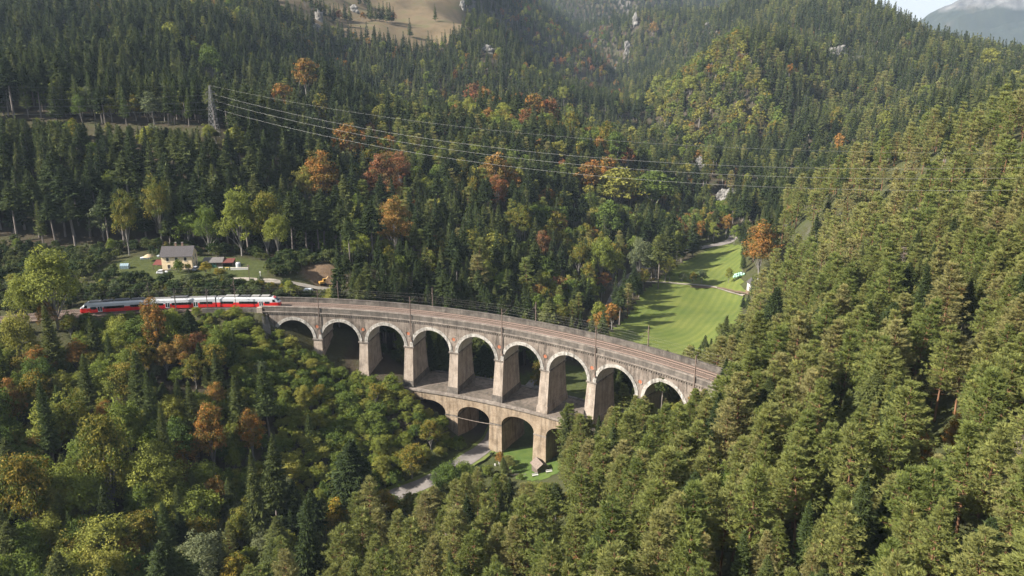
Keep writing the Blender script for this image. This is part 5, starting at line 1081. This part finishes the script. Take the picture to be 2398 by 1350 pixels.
# garden tables and parasol feet in front of the shelter
for k, (xx, yy) in enumerate(((-116.2, 310.2), (-113.6, 310.0), (-111.4, 309.9))):
    o = ob('garden_table', None, label='pale garden table before the red shelter, %s from the garage' % ('first', 'second', 'third')[k], category='table', group='garden tables'); o.location = (xx, yy, G(xx, yy)); bxm('table_top', (-.8, -.4, .70), (.8, .4, .76), M['white'] if k != 1 else plain('ochre_table', (.42, .29, .10), .7, .2, .1), o)
    for a in (-.65, .65):
        for b_ in (-.3, .3): bxm('leg', (a - .04, b_ - .04, -.2), (a + .04, b_ + .04, .70), M['white'], o)
# excavator on the soil cut
ex = ob('excavator', None, label='small ochre excavator parked at the foot of the bare soil bank', category='excavator'); ex.location = (-76.0, 310.6, G(-76, 310.6) - 1.0); ex.rotation_euler = (0, 0, .5); yel = plain('ochre_machine_paint', (.36, .21, .055), .5, .3, .15)
for s_ in (-.75, .75): loft('crawler_track', [[(xx, s_ - .24, .1 + (.25 if abs(xx) > 1.2 else 0)), (xx, s_ + .24, .1 + (.25 if abs(xx) > 1.2 else 0)), (xx, s_ + .24, .75 - (.2 if abs(xx) > 1.2 else 0)), (xx, s_ - .24, .75 - (.2 if abs(xx) > 1.2 else 0))] for xx in (-1.4, -1.1, 1.1, 1.4)], M['tyre'], ex)
bxm('engine_deck', (-1.5, -.95, .82), (.5, .95, 1.65), yel, ex, .1); cbn = bxm('cab', (.0, -.9, 1.66), (1.1, .05, 2.75), yel, ex, .08); bxm('cab_window', (.1, -.93, 2.0), (1.0, -.905, 2.62), M['black_glass'], cbn)
for nm, a, b_, r_ in (('boom', [.6, .35, 1.4], [2.5, .35, 3.3], .20), ('dipper_arm', [2.5, .35, 3.3], [3.6, .35, 1.5], .15)): g = Geo(); prism(g, a, b_, r_); geo_ob(nm, g, yel, ex)
loft('bucket', [[(3.3, .0, 1.5), (3.3, .7, 1.5), (3.9, .7, 1.3), (3.9, .0, 1.3)], [(3.2, .0, .8), (3.2, .7, .8), (3.6, .7, .6), (3.6, .0, .6)]], M['dark_kit'], ex)
tr = ob('trailer', None, label='pale sheeted trailer on the grass below the gravel path', category='trailer'); tr.location = (-79.5, 301.2, G(-79.5, 301.2) + .05); tr.rotation_euler = (0, 0, -.1)
loft('cover', [[(xx, -.9, .55), (xx, .9, .55), (xx, .8, h_), (xx, .3, h_ + .2), (xx, -.3, h_ + .2), (xx, -.8, h_)] for xx, h_ in ((-1.7, 1.0), (-1.3, 1.3), (1.2, 1.3), (1.7, .9))], plain('silver_sheet', (.42, .45, .48), .4, .4, .08), tr)
bxm('chassis', (-1.7, -.8, .35), (1.7, .8, .55), M['dark_kit'], tr)
for s_ in (-.9, .9): g = Geo(); g.tube([[0, s_ - .1, .32], [0, s_, .32], [0, s_ + .1, .32]], [.32] * 3, 12); geo_ob('wheel', g, M['tyre'], tr)
for k, (xx, yy, zz_) in enumerate(((-97.2, 299.4, 3.4), (-100.5, 296.5, 7.0))):
    o = ob('signal_post', None, label=('short white marker post beside the gravel path' if k == 0 else 'tall brown pole on the bank above the rails'), category='post'); o.location = (xx, yy, G(xx, yy))
    bxm('post', (-.09, -.09, -.4), (.09, .09, zz_), M['white'] if k == 0 else M['wood'], o); bxm('head', (-.28, -.12, zz_), (.28, .12, zz_ + .6), M['white'] if k == 0 else M['steel'], o)
# ------------------------------------------------------------------ under the lower arches
sh = ob('hut', None, label='small weathered wooden hut on the grass beside the lower pier', category='hut'); sh.location = (8.9, 231.6, G(8.9, 231.6)); sh.rotation_euler = (0, 0, .42 + math.pi / 2)
wall_gable(sh, 4.2, 3.6, 2.5, 1.25, M['wood'], z0=-.8)
for k in range(9): bxm('board', (-2.125, -1.75 + k * .39, -.2), (-2.10, -1.41 + k * .39, 2.48), M['wood'], sh)
gable(sh, 4.2, 3.6, 2.62, 1.25, .45, plain('hut_roof', (.17, .135, .115), .9, .1, .3, 2))
bxm('door', (-2.16, -.5, 0), (-2.128, .5, 1.95), M['dark_kit'], sh)
for k, (xx, yy) in enumerate(((7.4, 227.6), (11.8, 227.9))):
    o = ob('bench', None, label='white bench in front of the wooden hut' if k == 0 else 'white bench right of the wooden hut', category='bench', group='benches at the hut'); o.location = (xx, yy, G(xx, yy) + .1); o.rotation_euler = (0, 0, .25)
    bxm('seat', (-1.0, -.25, .42), (1.0, .25, .50), M['white'], o); bxm('backrest', (-1.0, .24, .55), (1.0, .32, .98), M['white'], o)
    for a in (-.8, .8): bxm('leg', (a - .06, -.22, -.25), (a + .06, .3, .42), M['wood'], o)
o = ob('log_rail', None, label='low wooden rail fence on the grass below the hut', category='fence'); o.location = (2.0, 230.0, G(2.0, 230.0))
for a in (-2.2, 0, 2.2): bxm('post', (a - .08, -.08, -.4), (a + .08, .08, .9), M['coping'], o)
for zz_ in (.45, .8): bxm('rail', (-2.6, -.13, zz_), (2.6, -.083, zz_ + .12), M['coping'], o)
for k, (xx, yy) in enumerate(((-5.6, 237.5), (-4.2, 238.5), (-2.8, 239.4))):
    o = ob('marker_stone', None, label='low pale marker stone at the road edge, %s from the hut' % ('farthest', 'second', 'nearest')[k], category='stone', group='marker stones by the road'); o.location = (xx, yy, G(xx, yy) + .1); loft('stone', [[(-.3, -.2, -.3), (.3, -.2, -.3), (.3, .2, -.3), (-.3, .2, -.3)], [(-.28, -.18, .5), (.28, -.18, .5), (.28, .18, .5), (-.28, .18, .5)], [(-.15, -.1, .66), (.15, -.1, .66), (.15, .1, .66), (-.15, .1, .66)]], M['white'], o)
# ------------------------------------------------------------------ the meadow
bale_m = plain('mint_wrap', (.26, .44, .35), .5, .45, .12, 2); rb = np.random.RandomState(5)
bl_me = None; spots = []
for row, n_ in ((0, 5), (1, 4)):
    for k in range(n_): spots.append((k * 1.15 + row * .5, -k * .75 + row * 1.2, 0))
spots += [(1.4, -.1, .98), (2.5, -.8, .98), (3.4, -1.5, .98), (.6, .3, .98)]
bwords = ['first', 'second', 'third', 'fourth', 'fifth', 'sixth', 'seventh', 'eighth', 'ninth']
for k, (a, b_, zz_) in enumerate(spots):
    me_prof = [(.52, -.58), (.62, -.50), (.64, 0), (.62, .50), (.52, .58)]
    where = ('front row, %s from the parasol-shaped bush' % bwords[k]) if k < 5 else ('rear row, %s from the tall tree' % bwords[k - 5]) if k < 9 else ('upper layer, %s of four' % bwords[k - 9])
    where = where.replace('the parasol-shaped bush', 'the lone tree').replace('the tall tree', 'the lone tree')
    o = lathe('hay_bale', me_prof, bale_m, None, 14, label='mint green wrapped bale, ' + where, category='bale', group='wrapped bales on the meadow')
    xx, yy = 126.6 + a, 441.5 + b_; o.location = (xx, yy, G(xx, yy) + .70 + zz_); o.rotation_euler = (math.pi / 2, 0, rb.rand() * .8 + .3)
hb = ob('barn', None, label='white-walled hut with dark roof at the meadow edge, half hidden by trees', category='barn'); hb.location = (129.5, 414.0, G(128, 412)); hb.rotation_euler = (0, 0, .15 + math.pi / 2)
wall_gable(hb, 6, 4.6, 4.0, 1.9, M['white'], z0=-1.5); gable(hb, 6, 4.6, 4.12, 1.9, .5, M['slate']); bxm('door', (-.5, 2.28, -.2), (.5, 2.34, 2.0), M['wood'], hb)
def lone(kind, x_, y_, h_, r_, label, nm='fruit_tree', cat='tree', lod=1, v=0):
    c_, t_, b_, h0, r0 = PROTO[kind][lod][v]; e = ob(nm, None, label=label, category=cat); e.location = (x_, y_, G(x_, y_)); e.scale = (r_ / r0, r_ / r0, h_ / h0); e.rotation_euler = (0, 0, x_)
    for pn, me_ in (('trunk', t_), ('crown', c_)): o = bpy.data.objects.new(pn, me_); COL.objects.link(o); o.parent = e
lone('green', 122.0, 436.0, 9.0, 2.2, 'lone slim green tree standing on the meadow beside the path')
lone('grey', 108.0, 440.5, 7.0, 3.4, 'round grey-green fruit tree by the meadow path', v=1)
lone('gold', 103.0, 441.0, 5.5, 2.6, 'small brownish fruit tree left of the round one by the meadow path', v=0)
lone('grey', 97.0, 441.0, 5.0, 2.8, 'dull low fruit tree in the row along the meadow path')
lone('green', 90.0, 442.0, 5.2, 3.0, 'dark low fruit tree at the left end of the row along the meadow path', v=1)
lone('bush', -131.6, 306.6, 5.0, 2.3, 'round bright green bush in front of the cream house', 'garden_bush', 'bush', 0, 1)
lone('gold', -127.9, 307.2, 3.6, 1.2, 'thin rust-tinged shrub against the front wall of the cream house', 'garden_shrub', 'shrub', 0, 0)
lone('yellow', -119.6, 303.4, 5.2, 2.4, 'feathery pale yellow bush on the bank below the garage', 'yellow_bush', 'bush', 0, 0)
lone('gold', -113.6, 301.2, 3.6, 2.4, 'low yellow-green bush on the bank below the rubble slope', 'yellow_green_bush', 'bush', 0, 1)
for k, (xx, yy) in enumerate(((-96.0, 293.5), (-91.5, 293.0), (-87.2, 294.2), (-83.0, 295.5))): lone('gold', xx, yy, 3.4 + .4 * (k % 2), 2.0, 'pale yellow-green bush behind the train nose, %s from the left' % bwords[k], 'bank_bush', 'bush', 0, k % 2)

# ------------------------------------------------------------------ rock, far mountain, power line
def rock_mat(name, lo, hi):
    m, nt, b = new_mat(name, .95, .1)
    f = noise(nt, .16, 8, .7, sc3=(1, 1, .45)); c = ramp(nt, f, [(.30, lo), (.55, tuple((a + b_) / 2 for a, b_ in zip(lo, hi))), (.72, hi)])
    nt.links.new(c, b.inputs['Base Color']); bump(nt, b, noise(nt, .5, 8, .75), .9, 1.2); return m
M['limestone'] = rock_mat('limestone', (.105, .100, .092), (.34, .325, .305))
def crag(pos_, sx_, sy_, sz_, seed, label):
    """broken limestone face: stepped, faceted block half sunk in the slope"""
    bm = bmesh.new(); bmesh.ops.create_icosphere(bm, subdivisions=5, radius=1)
    r = np.random.RandomState(seed); cen = unit(r.normal(size=(26, 3))); cut = .55 + .35 * r.rand(26)
    for v in bm.verts:
        p = np.array(v.co); d = unit(p); k = 1.0
        for c_, q in zip(cen, cut):
            dt = d @ c_
            if dt > .05: k = min(k, q / dt)
        k *= 1 + .10 * math.sin(9 * d[2] + seed) + .34 * (vnoise(d[0] * 10 + seed * 9, d[2] * 14 + d[1] * 6, 3.0, 1) - .5) + .20 * (vnoise(d[0] * 30, d[2] * 22 + d[1] * 25, 3.0, 2) - .5)
        v.co = Vector((d[0] * k * sx_, d[1] * k * sy_, d[2] * k * sz_))
    me = bpy.data.meshes.new('rock_outcrop'); bm.to_mesh(me); bm.free(); me.materials.append(M['limestone'])
    o = ob('rock_outcrop', me, label=label, category='rock'); o.location = pos_; o.rotation_euler = (0, 0, r.rand() * .5 - .25); return o
CRAGS = [((425,1097,68.7),20,10,15,1,"pale limestone crag high on the right mountain, upper of the two"),
((430,1065,56.2),22,10,17,2,"pale limestone crag high on the right mountain, lower and larger of the two"),
((248,1712,117.1),9,10,22,3,"tall pale rock needle on the ridge in the notch between hills"),
((224,1634,65.5),9,9,20,4,"pale rock rib below the needle in the notch between hills"),
((167,888,-10.8),9,6,5,5,"pale rock ledge above the gorge, topmost"),
((167,818,-14.2),7,5,6,6,"pale rock ledge above the gorge, second from the top"),
((164,703,-16.3),6,5,10,7,"narrow upright pale rock in the gorge"),
((172,648,-34.0),13,6,11,8,"broken grey cliff at the mouth of the gorge"),
((180,637,-36.3),8,5,6,9,"small grey boulder face beside the gorge cliff"),
((-227,1004,111.4),6,6,16,10,"grey rock pillar left of the brown pasture"),
((-222,964,99.3),7,6,9,11,"low grey rock below the pillar by the brown pasture"),
((-73,1264,133.4),6,6,11,12,"grey rock at the right edge of the brown pasture"),
((-29,1019,75.3),8,6,9,13,"grey rock half hidden in the hill forest under the pasture"),
((351,1530,106.4),7,6,12,14,"small pale rock on the far ridge right of the notch"),
((328,1349,65.8),6,6,12,15,"small pale rock rib on the left shoulder of the right mountain"),
((-210,1137,124.9),8,6,10,16,"grey rock in the trees left of the pasture")]
for q in CRAGS: crag(*q)
# far limestone massif
def massif():
    xs = np.linspace(1500, 7600, 300); ys = np.linspace(5200, 8200, 80); GX, GY = np.meshgrid(xs, ys, indexing='ij')
    crest = np.interp(GX, [1500, 2300, 2600, 2906, 3030, 3150, 3350, 3700, 4200, 5000, 6000, 7600], [-60, 40, 85, 150, 215, 300, 385, 450, 480, 470, 380, 150])
    t = np.clip((GY - 5200) / 900, 0, 1); prof = t ** 1.25; cl = sstep(.62, .78, prof) * .5 + prof * .5
    back = sstep(6900, 6180, GY)
    Zz = -80 + (crest + 80) * np.where(GX > 3000, prof * .45 + cl * .55, prof) * back
    rough = 26 * (vnoise(GX, GY, 210, 1) - .5) + 16 * (vnoise(GX, GY, 80, 2) - .5) + 9 * (vnoise(GX, GY, 33, 3) - .5)
    Zz = Zz + rough * (.3 + t) * back
    m, nt, b = new_mat('far_massif', .95, .1)
    wood = ramp(nt, noise(nt, .006, 8, .7), [(.35, (.016, .022, .016)), (.62, (.030, .036, .022))]); past = noise(nt, .0022, 4, .5)
    wood = mixc(nt, ramp(nt, past, [(.60, (0, 0, 0)), (.68, (1, 1, 1))]), wood, (.085, .070, .05))
    g = nt.nodes.new('ShaderNodeNewGeometry'); sp_ = nt.nodes.new('ShaderNodeSeparateXYZ'); nt.links.new(g.outputs['Position'], sp_.inputs[0])
    hz_ = math_(nt, 'ADD', sp_.outputs['Z'], math_(nt, 'MULTIPLY', math_(nt, 'SUBTRACT', noise(nt, .005, 7, .7), .5), 100.0))
    rk = ramp(nt, math_(nt, 'MULTIPLY_ADD', hz_, 1 / 82.0, -2.50), [(.35, (0, 0, 0)), (.7, (1, 1, 1))])
    rock = ramp(nt, noise(nt, .012, 7, .7, sc3=(1, 1, .4)), [(.35, (.05, .05, .05)), (.65, (.17, .165, .16))])
    nt.links.new(mixc(nt, rk, wood, rock), b.inputs['Base Color'])
    n2 = GX.shape[1]; i = np.arange(GX.shape[0] - 1)[:, None] * n2; j = np.arange(n2 - 1)[None]
    Fq = np.stack([i + j, i + n2 + j, i + n2 + j + 1, i + j + 1], -1).reshape(-1, 4)
    return ob('mountain', mesh_np('mountain', np.c_[GX.ravel() * .86, GY.ravel() * .86, 93.08 + (Zz.ravel() - 93.08) * .86], Fq, [m], smooth=False), kind='structure')
massif()
# power line: two lattice towers and their conductors
M['galv'] = plain('galvanised_steel', (.16, .16, .16), .5, .4, .12, metal=.2)
def pylon(loc, Hh_, rz, label):
    o = ob('pylon', None, label=label, category='pylon', group='lattice pylons of the power line'); o.location = loc; o.rotation_euler = (0, 0, rz)
    hw = lambda zz: np.interp(zz, [-2, Hh_ * .6, Hh_], [2.5, 1.05, .28])
    for sx_, sy_ in ((-1, -1), (1, -1), (1, 1), (-1, 1)):
        g = Geo(); zs = np.linspace(-2, Hh_, 9); g.tube([[sx_ * hw(q), sy_ * hw(q), q] for q in zs], [.13] * 9, 4); geo_ob('leg', g, M['galv'], o)
    lv = [0.0]
    while lv[-1] < Hh_ - 1.2: lv.append(lv[-1] + hw(lv[-1]) * 1.55 + .35)
    for fx, fy in (((-1, -1), (1, -1)), ((1, -1), (1, 1)), ((1, 1), (-1, 1)), ((-1, 1), (-1, -1))):
        g = Geo()
        for a, b in zip(lv[:-1], lv[1:]):
            b = min(b, Hh_)
            pa = lambda s_, q: [s_[0] * hw(q), s_[1] * hw(q), q]
            prism(g, pa(fx, a), pa(fy, b), .065); prism(g, pa(fy, a), pa(fx, b), .065); prism(g, pa(fx, b), pa(fy, b), .05)
        geo_ob('lattice', g, M['galv'], o)
    tips = []
    for zz, L_ in ((Hh_ * .60, 3.4), (Hh_ * .74, 4.2), (Hh_ * .87, 3.2)):
        for s_ in (-1, 1):
            g = Geo(); w_ = hw(zz)
            prism(g, [s_ * w_, -w_, zz], [s_ * L_, 0, zz], .08); prism(g, [s_ * w_, w_, zz], [s_ * L_, 0, zz], .08); prism(g, [s_ * w_, 0, zz + 1.1], [s_ * L_, 0, zz], .07); geo_ob('cross_arm', g, M['galv'], o)
            g = Geo(); prism(g, [s_ * L_, 0, zz], [s_ * L_, 0, zz - 1.3], .11, 6); geo_ob('insulator', g, M['coping'], o)
            tips.append((s_ * L_, zz - 1.3))
    tips.append((0, Hh_))
    c_, s2 = math.cos(rz), math.sin(rz)
    return [(loc[0] + a * c_, loc[1] + a * s2, loc[2] + b) for a, b in tips]
P1 = pylon((-156, 429, float(hgt(-156, 429)[0])), 27.5, 1.15, 'grey steel lattice pylon standing in the spruce wood above the house')
P2 = pylon((164, 252, float(hgt(164, 252)[0])), 27.0, 1.35, 'grey steel lattice pylon among pines at the right edge of the slope')
P0 = [(a - 330, b - 16, c_ + 9) for a, b, c_ in P1]
def wire(a, b, sag, label, rad):
    pts = []
    for q in np.linspace(0, 1, 40): pts.append([a[0] + (b[0] - a[0]) * q, a[1] + (b[1] - a[1]) * q, a[2] + (b[2] - a[2]) * q - sag * 4 * q * (1 - q)])
    g = Geo(); g.tube(pts, [rad] * 40, 3); geo_ob('power_cable', g, M['galv'], None, label=label, category='cable', group='power cables')
LV = ['lowest', 'lowest', 'middle', 'middle', 'upper', 'upper', 'earth']
for k in (1, 3, 5, 6):
    sd2 = 'near' if k % 2 else 'far'
    what = 'thin earth wire on top' if k == 6 else '%s pale power cable' % LV[k]
    wire(P1[k], P2[k], 12 if k < 6 else 9, what + ' crossing the valley to the right', .021 if k < 6 else .013)
    wire(P1[k], P0[k], 6 if k < 6 else 4, what + ' running off leftwards', .065 if k < 6 else .035)

# ------------------------------------------------------------------ air
def box_mesh(name, a, b, mats=()):
    x0, y0, z0 = a; x1, y1, z1 = b
    V = [(x0, y0, z0), (x1, y0, z0), (x1, y1, z0), (x0, y1, z0), (x0, y0, z1), (x1, y0, z1), (x1, y1, z1), (x0, y1, z1)]
    return mesh_np(name, V, [(0, 3, 2, 1), (4, 5, 6, 7), (0, 1, 5, 4), (1, 2, 6, 5), (2, 3, 7, 6), (3, 0, 4, 7)], mats)
hm = bpy.data.materials.new('haze'); hm.use_nodes = True; nt = hm.node_tree; nt.nodes.remove(nt.nodes['Principled BSDF'])
pv = nt.nodes.new('ShaderNodeVolumePrincipled'); pv.inputs['Color'].default_value = (.62, .78, 1.0, 1); pv.inputs['Density'].default_value = 0.000055; pv.inputs['Anisotropy'].default_value = 0.0
nt.links.new(pv.outputs[0], nt.nodes['Material Output'].inputs['Volume'])
ob('haze', box_mesh('haze', (-9000, -2500, -90), (9000, 9000, 760), [hm]), kind='stuff', label='thin bluish haze over the far hills', category='haze')
